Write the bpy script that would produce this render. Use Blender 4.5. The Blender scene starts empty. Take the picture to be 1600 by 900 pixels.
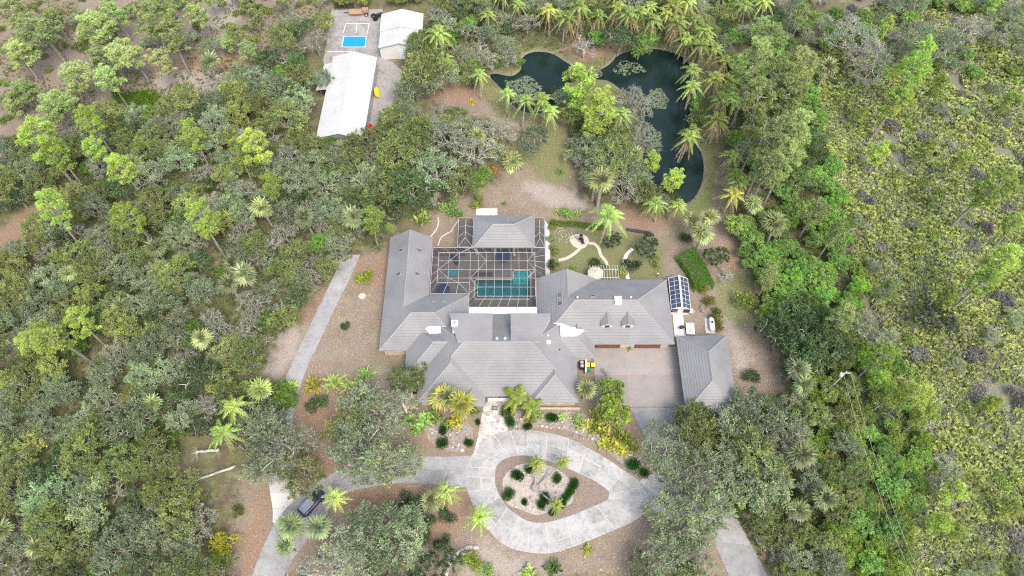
import bpy, math, random
import numpy as np
from mathutils import Vector, Matrix

# ------------------------------------------------------------------ camera, world, sun, exposure
SC = bpy.context.scene
COL = SC.collection
CAM_H, FOC, PITCH = 115.0, 1110.0, 60.0
cam = bpy.data.cameras.new('camera'); cam.sensor_width = 36.0; cam.lens = 36.0 * FOC / 1600.0
cam.clip_start = 1.0; cam.clip_end = 6000.0
camo = bpy.data.objects.new('camera', cam); COL.objects.link(camo)
camo.location = (0, 0, CAM_H); camo.rotation_euler = (math.radians(90 - PITCH), 0, 0)
SC.camera = camo

SUN_ELEV, SUN_AZ = math.radians(58), math.radians(152)     # azimuth clockwise from +Y (away from the camera)
world = bpy.data.worlds.new('World'); SC.world = world; world.use_nodes = True
wn = world.node_tree; wn.nodes.clear()
sky = wn.nodes.new('ShaderNodeTexSky'); sky.sky_type = 'NISHITA'; sky.sun_disc = False
sky.sun_elevation = SUN_ELEV; sky.sun_rotation = SUN_AZ; sky.air_density = 1.6; sky.dust_density = 5.0; sky.ozone_density = 0.6
bg = wn.nodes.new('ShaderNodeBackground'); bg.inputs[1].default_value = 0.15
wo = wn.nodes.new('ShaderNodeOutputWorld')
wn.links.new(sky.outputs[0], bg.inputs[0]); wn.links.new(bg.outputs[0], wo.inputs[0])
sl = bpy.data.lights.new('sun', 'SUN'); sl.energy = 1.0; sl.angle = math.radians(20); sl.color = (1.0, 0.965, 0.92)
so = bpy.data.objects.new('sun', sl); COL.objects.link(so)
sdir = Vector((math.sin(SUN_AZ) * math.cos(SUN_ELEV), math.cos(SUN_AZ) * math.cos(SUN_ELEV), math.sin(SUN_ELEV)))
so.rotation_euler = sdir.to_track_quat('Z', 'Y').to_euler(); so.location = (40, -40, 150)
SC.view_settings.view_transform = 'Standard'; SC.view_settings.look = 'None'
SC.view_settings.exposure = 1.05; SC.view_settings.gamma = 1.0
SC.render.engine = 'CYCLES'
SC.cycles.use_denoising = False; SC.cycles.filter_width = 1.15
SC.cycles.max_bounces = 9; SC.cycles.diffuse_bounces = 6; SC.cycles.glossy_bounces = 2
SC.cycles.transparent_max_bounces = 24; SC.cycles.transmission_bounces = 4

# ------------------------------------------------------------------ helpers
CP, SP = math.cos(math.radians(PITCH)), math.sin(math.radians(PITCH))
def P(px, py, z=0.0):
    """the point of the place at height z that the photograph shows at (px, py)"""
    dx = (px - 800) / FOC; dy = (450 - py) / FOC
    t = (CAM_H - z) / (SP - CP * dy)
    return (dx * t, (CP + SP * dy) * t)
def pix(X, Y, Z=0.0):
    z = Z - CAM_H; d = Y * CP - z * SP; u = Y * SP + z * CP
    return 800 + FOC * X / d, 450 - FOC * u / d
def ppm(X, Y, Z=0.0): return FOC / (Y * CP - (Z - CAM_H) * SP)
def PW(pts, z=0.0): return [P(x, y, z) for x, y in pts]

def tag(o, label=None, cat=None, group=None, kind=None):
    if label: o['label'] = label
    if cat: o['category'] = cat
    if group: o['group'] = group
    if kind: o['kind'] = kind
    return o
def empty(name, loc, rz=0.0, label=None, cat=None, group=None):
    o = bpy.data.objects.new(name, None); COL.objects.link(o)
    o.location = loc; o.rotation_euler = (0, 0, rz); o.empty_display_size = .3
    return tag(o, label, cat, group)
def link(name, me, parent=None, loc=None):
    o = bpy.data.objects.new(name, me); COL.objects.link(o)
    if parent: o.parent = parent
    if loc: o.location = loc
    return o

class MB:
    """collects plain polygons and links them as one mesh object"""
    def __init__(s): s.v = []; s.f = []; s.m = []
    def add(s, vs, fs, mi=0):
        b = len(s.v); s.v += [tuple(map(float, v)) for v in vs]
        for f in fs: s.f.append([b + i for i in f]); s.m.append(mi)
        return s
    def box(s, x0, x1, y0, y1, z0, z1, mi=0):
        return s.add([(x0,y0,z0),(x1,y0,z0),(x1,y1,z0),(x0,y1,z0),(x0,y0,z1),(x1,y0,z1),(x1,y1,z1),(x0,y1,z1)],
                     [(3,2,1,0),(4,5,6,7),(0,1,5,4),(1,2,6,5),(2,3,7,6),(3,0,4,7)], mi)
    def bar(s, a, b, w, h=None, mi=0):
        """square bar from a to b"""
        h = h or w; a = Vector(a); b = Vector(b); d = (b - a).normalized()
        up = Vector((0,0,1)) if abs(d.z) < .95 else Vector((0,1,0))
        x = d.cross(up).normalized() * w / 2; y = x.cross(d).normalized() * h / 2
        return s.add([a-x-y,a+x-y,a+x+y,a-x+y,b-x-y,b+x-y,b+x+y,b-x+y],
                     [(3,2,1,0),(4,5,6,7),(0,1,5,4),(1,2,6,5),(2,3,7,6),(3,0,4,7)], mi)
    def cyl(s, a, b, r0, r1=None, n=10, mi=0, caps=True):
        r1 = r0 if r1 is None else r1; a = Vector(a); b = Vector(b); d = (b - a).normalized()
        up = Vector((0,0,1)) if abs(d.z) < .95 else Vector((0,1,0))
        x = d.cross(up).normalized(); y = x.cross(d).normalized()
        vs = []
        for c, r in ((a, r0), (b, r1)):
            for i in range(n):
                t = 2*math.pi*i/n; vs.append(c + x*math.cos(t)*r + y*math.sin(t)*r)
        fs = [(i, (i+1) % n, n+(i+1) % n, n+i) for i in range(n)]
        if caps: fs += [tuple(range(n-1, -1, -1)), tuple(range(n, 2*n))]
        return s.add(vs, fs, mi)
    def lathe(s, prof, c=(0,0,0), n=12, mi=0):
        vs = []; fs = []
        for r, z in prof:
            for i in range(n):
                t = 2*math.pi*i/n; vs.append((c[0]+r*math.cos(t), c[1]+r*math.sin(t), c[2]+z))
        for k in range(len(prof)-1):
            for i in range(n):
                fs.append((k*n+i, k*n+(i+1) % n, (k+1)*n+(i+1) % n, (k+1)*n+i))
        return s.add(vs, fs, mi)
    def prism(s, poly, z0, z1, mi=0):
        """upright prism over a plan polygon"""
        if sum(poly[i-1][0]*poly[i][1]-poly[i][0]*poly[i-1][1] for i in range(len(poly))) < 0: poly = poly[::-1]
        n = len(poly)
        vs = [(x,y,z0) for x,y in poly] + [(x,y,z1) for x,y in poly]
        return s.add(vs, [tuple(range(n-1,-1,-1)), tuple(range(n,2*n))] + [(i,(i+1)%n,n+(i+1)%n,n+i) for i in range(n)], mi)
    def mesh(s, name, mats):
        me = bpy.data.meshes.new(name); me.from_pydata(s.v, [], s.f)
        for m in (mats if isinstance(mats, (list, tuple)) else [mats]): me.materials.append(m)
        if any(s.m): me.polygons.foreach_set('material_index', s.m)
        me.update(); return me
    def obj(s, name, mats, parent=None, smooth=False, loc=None):
        me = s.mesh(name, mats)
        if smooth: me.polygons.foreach_set('use_smooth', [True]*len(me.polygons))
        return link(name, me, parent, loc)

class NM:
    """numpy collector for foliage: quads and tris with a tint per vertex"""
    def __init__(s): s.v = []; s.t = []; s.q = []; s.n = 0
    def quads(s, V, T):                       # V (N,4,3), T (N,)
        N = len(V)
        if not N: return s
        s.v.append(V.reshape(-1, 3)); s.t.append(np.repeat(T, 4)); s.q.append(np.arange(N*4).reshape(N, 4) + s.n); s.n += N*4
        return s
    def cards(s, C, T, B, L, W, tint):        # leaf rhombs: centre, axis, side, length, width
        L = np.broadcast_to(L, len(C))[:, None] / 2; W = np.broadcast_to(W, len(C))[:, None] / 2
        V = np.stack([C - T*L, C + B*W - T*L*.15, C + T*L, C - B*W - T*L*.15], 1)
        return s.quads(V, np.broadcast_to(tint, len(C)).astype(float))
    def tube(s, pts, rad, n=5, tint=1.0):
        pts = np.asarray(pts, float); k = len(pts)
        d = np.gradient(pts, axis=0); d /= np.linalg.norm(d, axis=1)[:, None] + 1e-9
        up = np.array([0.3, 0.2, 1.0]) if abs(d[0][2]) < .9 else np.array([1.0, .2, 0])
        x = np.cross(d, up); x /= np.linalg.norm(x, axis=1)[:, None] + 1e-9; y = np.cross(d, x)
        a = np.arange(n) * 2*math.pi/n
        R = np.asarray(rad, float)[:, None, None]
        V = pts[:, None, :] + R * (np.cos(a)[None, :, None]*x[:, None, :] + np.sin(a)[None, :, None]*y[:, None, :])
        Q = []
        for i in range(k-1):
            for j in range(n):
                Q.append((i*n+j, i*n+(j+1) % n, (i+1)*n+(j+1) % n, (i+1)*n+j))
        s.v.append(V.reshape(-1, 3)); s.t.append(np.full(k*n, tint)); s.q.append(np.array(Q) + s.n); s.n += k*n
        return s
    def mesh(s, name, mat, smooth=False):
        V = np.concatenate(s.v); Q = np.concatenate(s.q); T = np.concatenate(s.t)
        me = bpy.data.meshes.new(name)
        me.vertices.add(len(V)); me.vertices.foreach_set('co', V.astype(np.float32).ravel())
        me.loops.add(Q.size); me.loops.foreach_set('vertex_index', Q.astype(np.int32).ravel())
        me.polygons.add(len(Q)); me.polygons.foreach_set('loop_start', np.arange(0, Q.size, 4, dtype=np.int32))
        at = me.attributes.new('tint', 'FLOAT', 'POINT'); at.data.foreach_set('value', T.astype(np.float32))
        if smooth: me.polygons.foreach_set('use_smooth', np.ones(len(Q), bool))
        me.materials.append(mat); me.update(); me.validate(); return me

def unit(a): return a / (np.linalg.norm(a, axis=-1, keepdims=True) + 1e-9)
def rdirs(rng, n): return unit(rng.normal(size=(n, 3)))

# ------------------------------------------------------------------ materials
def new_mat(name):
    m = bpy.data.materials.new(name); m.use_nodes = True; nt = m.node_tree; nt.nodes.clear()
    out = nt.nodes.new('ShaderNodeOutputMaterial'); return m, nt, out
def nd(nt, t, **kw):
    n = nt.nodes.new(t)
    for k, v in kw.items(): setattr(n, k, v)
    return n
def noise(nt, scale, detail=4, rough=.6, vec=None):
    n = nd(nt, 'ShaderNodeTexNoise'); n.inputs['Scale'].default_value = scale
    n.inputs['Detail'].default_value = detail; n.inputs['Roughness'].default_value = rough
    if vec is not None: nt.links.new(vec, n.inputs['Vector'])
    return n.outputs['Fac']
def ramp(nt, fac, stops):
    r = nd(nt, 'ShaderNodeValToRGB'); e = r.color_ramp.elements
    while len(e) < len(stops): e.new(.5)
    for el, (p, c) in zip(e, stops):
        el.position = p; el.color = (c[0], c[1], c[2], 1) if isinstance(c, (tuple, list)) else (c, c, c, 1)
    nt.links.new(fac, r.inputs[0]); return r.outputs[0]
def mixc(nt, fac, a, b, mode='MIX'):
    m = nd(nt, 'ShaderNodeMix', data_type='RGBA', blend_type=mode)
    for s, x in ((0, fac), (6, a), (7, b)):
        if isinstance(x, (int, float)): m.inputs[s].default_value = x
        elif isinstance(x, (tuple, list)): m.inputs[s].default_value = (x[0], x[1], x[2], 1)
        else: nt.links.new(x, m.inputs[s])
    return m.outputs[2]
def mth(nt, op, a, b=None, clamp=False):
    m = nd(nt, 'ShaderNodeMath', operation=op, use_clamp=clamp)
    for s, x in ((0, a), (1, b)):
        if x is None: continue
        if isinstance(x, (int, float)): m.inputs[s].default_value = x
        else: nt.links.new(x, m.inputs[s])
    return m.outputs[0]
def pos(nt): return nd(nt, 'ShaderNodeNewGeometry').outputs['Position']
def bsdf(nt, out, color, rough=.7, spec=.3, metal=0.0, bump=None, bump_d=.02):
    b = nd(nt, 'ShaderNodeBsdfPrincipled')
    if isinstance(color, (tuple, list)): b.inputs['Base Color'].default_value = (*color[:3], 1)
    else: nt.links.new(color, b.inputs['Base Color'])
    if isinstance(rough, (int, float)): b.inputs['Roughness'].default_value = rough
    else: nt.links.new(rough, b.inputs['Roughness'])
    b.inputs['Specular IOR Level'].default_value = spec; b.inputs['Metallic'].default_value = metal
    if bump is not None:
        bp = nd(nt, 'ShaderNodeBump'); bp.inputs['Strength'].default_value = .6; bp.inputs['Distance'].default_value = bump_d
        nt.links.new(bump, bp.inputs['Height']); nt.links.new(bp.outputs[0], b.inputs['Normal'])
    nt.links.new(b.outputs[0], out.inputs[0]); return b
_MC = {}
def mat(name, col, rough=.7, var=.25, scale=1.2, spec=.3, metal=0.0, fine=9.0, bump=.01):
    """a plain surface with two scales of wear in its colour"""
    if name in _MC: return _MC[name]
    m, nt, out = new_mat(name); p = pos(nt)
    a = noise(nt, scale, 5, .65, p); b = noise(nt, fine, 3, .6, p)
    f = mth(nt, 'MULTIPLY_ADD', a, .65); nt.nodes[-1].inputs[2].default_value = 0
    s = mth(nt, 'ADD', mth(nt, 'MULTIPLY', a, .65), mth(nt, 'MULTIPLY', b, .35))
    lo = tuple(c*(1-var) for c in col); hi = tuple(min(1, c*(1+var)) for c in col)
    c = ramp(nt, s, [(.3, lo), (.7, hi)])
    bsdf(nt, out, c, rough, spec, metal, b, bump); _MC[name] = m; return m

def foliage_mat(name, trans=.52, hue=.02, rough=.55, spec=.35, dead=None):
    """leaf colour = the tree's own colour (object colour) varied leaf by leaf and clump by clump"""
    m, nt, out = new_mat(name)
    oi = nd(nt, 'ShaderNodeObjectInfo'); at = nd(nt, 'ShaderNodeAttribute', attribute_name='tint')
    hs = nd(nt, 'ShaderNodeHueSaturation')
    nt.links.new(oi.outputs['Color'], hs.inputs['Color'])
    nt.links.new(mth(nt, 'ADD', .5 - hue/2, mth(nt, 'MULTIPLY', oi.outputs['Random'], hue)), hs.inputs['Hue'])
    n = noise(nt, .55, 3, .6, pos(nt))
    v = mth(nt, 'MULTIPLY', at.outputs['Fac'], mth(nt, 'ADD', .72, mth(nt, 'MULTIPLY', n, .56)))
    nt.links.new(v, hs.inputs['Value'])
    nt.links.new(mth(nt, 'ADD', .75, mth(nt, 'MULTIPLY', n, .5)), hs.inputs['Saturation'])
    c = hs.outputs[0]
    b = bsdf(nt, out, c, rough, spec)
    if trans:
        t = nd(nt, 'ShaderNodeBsdfTranslucent'); nt.links.new(mixc(nt, .35, c, (.5, .55, .1), 'MIX') if False else c, t.inputs[0])
        mx = nd(nt, 'ShaderNodeMixShader'); mx.inputs[0].default_value = trans
        nt.links.new(b.outputs[0], mx.inputs[1]); nt.links.new(t.outputs[0], mx.inputs[2]); nt.links.new(mx.outputs[0], out.inputs[0])
    return m
def bark_mat(name, lo, hi, scale=3.0):
    m, nt, out = new_mat(name); at = nd(nt, 'ShaderNodeAttribute', attribute_name='tint')
    c = mixc(nt, 1.0, ramp(nt, noise(nt, scale, 5, .7, pos(nt)), [(.35, lo), (.65, hi)]), at.outputs['Color'], 'MULTIPLY')
    bsdf(nt, out, c, .85, .2); return m

M_LEAF = foliage_mat('leaf'); M_NEEDLE = foliage_mat('needle', .4, .015); M_FROND = foliage_mat('frond', .3, .015, .45, .45)
M_BARK = bark_mat('bark', (.16,.14,.125), (.36,.33,.30)); M_TWIG = bark_mat('twig', (.28,.275,.25), (.52,.51,.475), 1.0)
M_PALMBARK = bark_mat('palm_bark', (.22,.20,.18), (.42,.39,.35), 2.0)
M_DEADLEAF = bark_mat('dead_leaf', (.22,.15,.08), (.42,.32,.20), 2.0)
M_WHITE = mat('white_paint', (.60,.60,.595), .5, .05, .6)
M_WHITEROOF = mat('white_roof', (.45,.45,.445), .55, .16, .3, fine=2.0)
M_FLATROOF = mat('white_membrane', (.70,.70,.69), .55, .06, .5)
M_WALL = mat('cream_stucco', (.50,.44,.36), .85, .12, .8)
M_STONE = mat('tan_stone', (.42,.36,.27), .85, .3, 1.5)
M_FASCIA = mat('grey_trim', (.42,.42,.43), .6, .1)
M_ALU = mat('white_aluminium', (.40,.40,.40), .45, .04)
M_DARK = mat('dark_plastic', (.03,.03,.035), .5, .3)
M_GARAGE = mat('brown_door', (.17,.075,.05), .6, .2)
M_BEIGE = mat('beige_door', (.52,.43,.34), .7, .08)
M_NAVY = mat('navy_canvas', (.015,.035,.12), .8, .2)
M_TAN = mat('tan_canvas', (.46,.41,.35), .85, .15)
M_GREYWOOD = mat('grey_wood', (.46,.45,.44), .8, .2, 2.0)
M_DARKWOOD = mat('dark_wood', (.075,.065,.06), .85, .3, 2.0)
M_RUBBER = mat('rubber', (.02,.02,.02), .8, .2)
M_STEEL = mat('grey_steel', (.45,.46,.47), .4, .15, metal=.6)
M_YELLOW = mat('yellow_plastic', (.75,.62,.03), .5, .08); M_GREENP = mat('green_plastic', (.0,.19,.10), .5, .1)
M_RED = mat('red_board', (.55,.03,.04), .45, .1); M_BLUEB = mat('blue_board', (.04,.13,.40), .45, .1)
M_ORANGE = mat('orange_paint', (.36,.22,.15), .6, .2)
M_BRICK = mat('red_brick', (.36,.265,.23), .85, .25, 3.0)
M_ROCK = mat('pale_rock', (.46,.41,.37), .9, .35, 2.0)
M_DARKROCK = mat('grey_rock', (.26,.24,.23), .9, .35, 2.0)

def roof_mat():
    m, nt, out = new_mat('grey_roof_tile'); p = pos(nt)
    a = noise(nt, .35, 4, .6, p); b = noise(nt, 5.0, 3, .7, p)
    s = mth(nt, 'ADD', mth(nt, 'MULTIPLY', a, .6), mth(nt, 'MULTIPLY', b, .4))
    c = ramp(nt, s, [(.3, (.158,.158,.167)), (.7, (.226,.227,.237))])
    c = mixc(nt, ramp(nt, noise(nt, 1.3, 6, .75, p), [(.52, 0.0), (.72, .5)]), c, (.15,.15,.152))
    c = mixc(nt, ramp(nt, noise(nt, .16, 3, .5, p), [(.4, 0.0), (.65, .35)]), c, (.272,.268,.262))
    bsdf(nt, out, c, .62, .35, 0, b, .01); return m
M_ROOF = roof_mat()
M_ROOFCAP = mat('roof_cap', (.255,.256,.268), .6, .1)
M_ROOFEDGE = mat('tile_butt', (.10,.10,.112), .8, .15)  # butts darker than the tile: shade of the course lines put into the colour

def concrete_mat(name, lo, hi, dark, stain=.5):
    m, nt, out = new_mat(name); p = pos(nt)
    oi = nd(nt, 'ShaderNodeObjectInfo')
    a = noise(nt, .22, 5, .6, p); b = noise(nt, 1.6, 5, .75, p); c = noise(nt, 12.0, 3, .7, p)
    s = mth(nt, 'ADD', mth(nt, 'MULTIPLY', a, .35), mth(nt, 'ADD', mth(nt, 'MULTIPLY', b, .4), mth(nt, 'MULTIPLY', c, .25)))
    base = ramp(nt, s, [(.36, lo), (.62, hi)])
    st = ramp(nt, mth(nt, 'ADD', mth(nt, 'MULTIPLY', b, .6), mth(nt, 'MULTIPLY', noise(nt, .5, 4, .7, p), .5)), [(.5, 0.0), (.72, stain)])
    cc = mixc(nt, st, base, dark)
    v = mth(nt, 'ADD', .88, mth(nt, 'MULTIPLY', oi.outputs['Random'], .24))
    hs = nd(nt, 'ShaderNodeHueSaturation'); nt.links.new(cc, hs.inputs['Color']); nt.links.new(v, hs.inputs['Value'])
    bsdf(nt, out, hs.outputs[0], .85, .25, 0, c, .004); return m
M_RING = concrete_mat('stamped_concrete', (.29,.285,.283), (.435,.43,.425), (.15,.15,.152), .85)
M_JOINT = mat('pale_joint', (.48,.475,.465), .9, .1, 2.0)
M_DRIVE = concrete_mat('drive_concrete', (.235,.237,.245), (.34,.34,.347), (.14,.14,.146), .8)
M_DRIVE2 = concrete_mat('pale_concrete', (.40,.39,.38), (.52,.51,.50), (.30,.29,.28), .4)
M_OLDCONC = concrete_mat('old_concrete', (.27,.26,.25), (.40,.38,.37), (.12,.11,.11), .8)
M_COURT = concrete_mat('pink_concrete', (.245,.222,.21), (.305,.28,.268), (.175,.162,.157), .55)
M_SLABWHITE = concrete_mat('white_slab', (.60,.59,.58), (.70,.69,.68), (.45,.44,.43), .3)
M_PINKSAND = concrete_mat('cream_path', (.50,.42,.35), (.62,.54,.46), (.38,.32,.27), .4)

def flag_mat():
    m, nt, out = new_mat('flagstone'); p = pos(nt)
    mp = nd(nt, 'ShaderNodeVectorMath', operation='MULTIPLY'); mp.inputs[1].default_value = (1, 1, 0); nt.links.new(p, mp.inputs[0])
    def vor(feat):
        v = nd(nt, 'ShaderNodeTexVoronoi', feature=feat); v.inputs['Scale'].default_value = 1.7; nt.links.new(mp.outputs[0], v.inputs['Vector']); return v
    edge = vor('DISTANCE_TO_EDGE').outputs['Distance']; cell = vor('F1').outputs['Color']
    sep = nd(nt, 'ShaderNodeSeparateColor'); nt.links.new(cell, sep.inputs[0])
    c = ramp(nt, sep.outputs[0], [(.1, (.30,.275,.25)), (.5, (.42,.395,.37)), (.9, (.52,.50,.475))])
    c = mixc(nt, ramp(nt, noise(nt, 2.2, 5, .75, p), [(.5, 0.0), (.7, .5)]), c, (.30,.28,.26))
    c = mixc(nt, ramp(nt, edge, [(.02, 1.0), (.06, 0.0)]), c, (.50,.485,.46))
    bsdf(nt, out, c, .85, .25, 0, edge, .01); return m
def paver_mat():
    m, nt, out = new_mat('brown_paver'); p = pos(nt)
    br = nd(nt, 'ShaderNodeTexBrick'); nt.links.new(p, br.inputs['Vector']); br.inputs['Scale'].default_value = 2.6
    br.inputs['Color1'].default_value = (.23,.21,.195,1); br.inputs['Color2'].default_value = (.15,.138,.13,1); br.inputs['Mortar'].default_value = (.08,.075,.07,1)
    c = mixc(nt, ramp(nt, noise(nt, .6, 5, .7, p), [(.4, 0.0), (.65, .5)]), br.outputs[0], (.27,.25,.235))
    bsdf(nt, out, c, .8, .25); return m
M_PAVER = paver_mat(); M_FLAG = flag_mat()

def water_mat(name, deep, shallow, rough, bump_s, bump_d):
    m, nt, out = new_mat(name); p = pos(nt)
    c = ramp(nt, noise(nt, .09, 3, .6, p), [(.35, deep), (.7, shallow)])
    bsdf(nt, out, c, rough, .5, 0, noise(nt, bump_s, 3, .6, p), bump_d); return m
def pond_mat():
    m, nt, out = new_mat('pond_water'); p = pos(nt)
    c = ramp(nt, noise(nt, .09, 3, .6, p), [(.35, (.008,.020,.019)), (.7, (.018,.040,.037))])  # water tone raised so the colour carries part of the sky reflection
    b = bsdf(nt, out, c, .07, .6, 0, noise(nt, 1.6, 4, .65, p), .03)
    t = nd(nt, 'ShaderNodeBsdfTransparent'); t.inputs[0].default_value = (.30,.36,.24,1)
    mx = nd(nt, 'ShaderNodeMixShader'); mx.inputs[0].default_value = .35
    nt.links.new(b.outputs[0], mx.inputs[1]); nt.links.new(t.outputs[0], mx.inputs[2]); nt.links.new(mx.outputs[0], out.inputs[0]); return m
M_POND = pond_mat()
def pool_water():
    m, nt, out = new_mat('pool_water')
    b = nd(nt, 'ShaderNodeBsdfPrincipled'); b.inputs['Base Color'].default_value = (.55,.93,.92,1)
    b.inputs['Roughness'].default_value = .03; b.inputs['IOR'].default_value = 1.33
    g = nd(nt, 'ShaderNodeBsdfGlossy'); g.inputs['Roughness'].default_value = .05
    t = nd(nt, 'ShaderNodeBsdfTransparent'); t.inputs[0].default_value = (.35,.86,.86,1)
    fr = nd(nt, 'ShaderNodeFresnel'); fr.inputs[0].default_value = 1.33
    mx = nd(nt, 'ShaderNodeMixShader'); nt.links.new(fr.outputs[0], mx.inputs[0]); nt.links.new(t.outputs[0], mx.inputs[1]); nt.links.new(g.outputs[0], mx.inputs[2])
    bp = nd(nt, 'ShaderNodeBump'); bp.inputs['Strength'].default_value = .3; bp.inputs['Distance'].default_value = .02
    nt.links.new(noise(nt, 3.0, 2, .5, pos(nt)), bp.inputs['Height']); nt.links.new(bp.outputs[0], g.inputs['Normal'])
    nt.links.new(mx.outputs[0], out.inputs[0]); return m
M_POOLWATER = pool_water()
M_POOLTILE = mat('pool_plaster', (.03,.26,.29), .5, .15, .8)
def screen_mat():
    m, nt, out = new_mat('insect_screen')
    d = nd(nt, 'ShaderNodeBsdfDiffuse'); d.inputs[0].default_value = (.05,.052,.06,1)
    t = nd(nt, 'ShaderNodeBsdfTransparent'); mx = nd(nt, 'ShaderNodeMixShader'); mx.inputs[0].default_value = .38
    nt.links.new(t.outputs[0], mx.inputs[1]); nt.links.new(d.outputs[0], mx.inputs[2]); nt.links.new(mx.outputs[0], out.inputs[0]); return m
M_SCREEN = screen_mat()
def glass_mat(name, col, rough=.08, metal=0.0):
    m, nt, out = new_mat(name); p = pos(nt)
    bsdf(nt, out, ramp(nt, noise(nt, 1.2, 3, .6, p), [(.35, tuple(c*.7 for c in col)), (.65, tuple(min(1, c*1.3) for c in col))]), rough, .6, metal); return m
M_GLASS = glass_mat('dark_glass', (.03,.035,.04)); M_BLUEGLASS = glass_mat('blue_pane', (.04,.058,.10), .2)
M_SKYGLASS = glass_mat('skylight_glass', (.10,.11,.12), .1)
M_BLUEMAT = mat('blue_mat', (.01,.25,.55), .7, .06, .8)
M_CARPAINT = glass_mat('dark_car_paint', (.045,.055,.085), .16, .35)

# ------------------------------------------------------------------ the ground: one sheet with zones of grass, sand, rust litter
def sdf(poly, X, Y):
    """signed distance (inside negative) of grid points to a polygon"""
    poly = np.array(poly); d = np.full(X.shape, 1e9); ins = np.zeros(X.shape, bool)
    for i in range(len(poly)):
        a = poly[i-1]; b = poly[i]; e = b - a
        wx = X - a[0]; wy = Y - a[1]
        t = np.clip((wx*e[0] + wy*e[1]) / (e @ e + 1e-9), 0, 1)
        d = np.minimum(d, np.hypot(wx - t*e[0], wy - t*e[1]))
        c = ((a[1] > Y) != (b[1] > Y))
        with np.errstate(divide='ignore', invalid='ignore'):
            xi = a[0] + (Y - a[1]) / (e[1] if e[1] else 1e-9) * e[0]
        ins ^= c & (X < xi)
    return np.where(ins, -d, d)
def smooth_poly(pts, n=5):
    """closed Catmull-Rom through points"""
    out = []; N = len(pts)
    for i in range(N):
        p0, p1, p2, p3 = (np.array(pts[(i+k) % N], float) for k in (-1, 0, 1, 2))
        for j in range(n):
            t = j/n; out.append(tuple(.5*((2*p1)+(-p0+p2)*t+(2*p0-5*p1+4*p2-p3)*t*t+(-p0+3*p1-3*p2+p3)*t**3)))
    return out
def smooth_line(pts, n=6):
    out = []; q = [pts[0]] + list(pts) + [pts[-1]]
    for i in range(1, len(q)-2):
        p0, p1, p2, p3 = (np.array(q[i+k], float) for k in (-1, 0, 1, 2))
        for j in range(n):
            t = j/n; out.append(tuple(.5*((2*p1)+(-p0+p2)*t+(2*p0-5*p1+4*p2-p3)*t*t+(-p0+3*p1-3*p2+p3)*t**3)))
    out.append(tuple(pts[-1])); return out

POND = smooth_poly(PW([(770,118),(786,136),(800,158),(822,172),(850,172),(868,156),(886,128),(905,121),(935,121),(957,126),(985,150),(1000,180),(1008,215),(1010,250),(1015,290),(1050,312),
        (1075,312),(1092,285),(1094,250),(1082,215),(1075,180),(1085,140),(1078,110),(1062,90),(1030,80),(1000,80),(970,88),(955,103),(930,115),(905,112),(880,98),
        (860,86),(835,84),(820,92),(818,110),(800,122)], -.35), 4)
BANK = smooth_poly(PW([(740,118),(770,170),(800,190),(870,185),(890,200),(1000,330),(1060,335),(1105,318),(1118,270),(1105,200),(1112,130),(1095,85),(1050,62),(1000,62),(950,85),(905,98),(870,75),(830,68),(805,80),(800,105)]), 3)
GRASSES = [BANK, smooth_poly(PW([(1120,440),(1160,420),(1180,470),(1172,508),(1145,505),(1128,485)]), 4),
    PW([(862,360),(900,357),(990,365),(1040,380),(1032,437),(862,437)]),
    smooth_poly(PW([(800,215),(870,180),(890,250),(880,290),(830,270)]), 3),
    smooth_poly(PW([(170,150),(240,140),(262,165),(200,178)]), 3),
    smooth_poly(PW([(1045,320),(1110,312),(1105,335),(1060,345)]), 3)]
SANDS = [smooth_poly(PW([(815,285),(870,290),(905,305),(915,325),(860,322),(830,305)]), 3), smooth_poly(PW([(440,520),(472,515),(450,570),(420,590)]), 3),
    smooth_poly(PW([(240,120),(360,110),(420,150),(330,165),(260,190)]), 3), smooth_poly(PW([(330,0),(370,0),(365,40),(300,50)]), 3),
    smooth_poly(PW([(715,862),(760,848),(800,870),(870,885),(840,900),(730,900)]), 3),
    smooth_poly(PW([(1130,470),(1140,430),(1150,520),(1175,560),(1150,580)]), 3)]
RUSTS = [smooth_poly(PW([(560,410),(605,400),(602,450),(560,445)]), 3), smooth_poly(PW([(470,490),(510,440),(490,490),(440,520)]), 3),
    smooth_poly(PW([(425,770),(410,890),(370,900),(390,800)]), 3), smooth_poly(PW([(480,600),(620,640),(580,730),(470,770),(470,700)]), 3),
    smooth_poly(PW([(1150,790),(1180,800),(1230,900),(1195,900)]), 3), smooth_poly(PW([(540,770),(660,760),(740,770),(720,830),(600,860)]), 3),
    smooth_poly(PW([(650,130),(760,120),(770,150),(690,165)]), 3), smooth_poly(PW([(980,320),(1060,330),(1050,360),(980,350)]), 3),
    smooth_poly(PW([(1130,380),(1160,390),(1150,430),(1120,415)]), 3), smooth_poly(PW([(0,360),(90,300),(110,320),(60,370),(0,420)]), 3),
    smooth_poly(PW([(250,100),(400,85),(420,110),(270,125)]), 3), smooth_poly(PW([(690,640),(735,690),(720,700),(660,700)]), 3), smooth_poly(PW([(870,75),(890,60),(960,60),(960,85),(905,97)]), 3)]
YARD = PW([(655,130),(760,110),(800,180),(880,180),(900,330),(1110,330),(1120,260),(1130,330),(1180,480),(1215,560),(1225,610),(1160,650),(1060,640),(1200,900),(350,900),(380,740),(440,690),
    (420,560),(560,400),(640,370),(700,320),(790,280),(800,200),(690,170)])
POOL = [P(741,436), P(800.7,436), P(800.7,422), P(828,422), P(831,469), P(741,469)]
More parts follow.
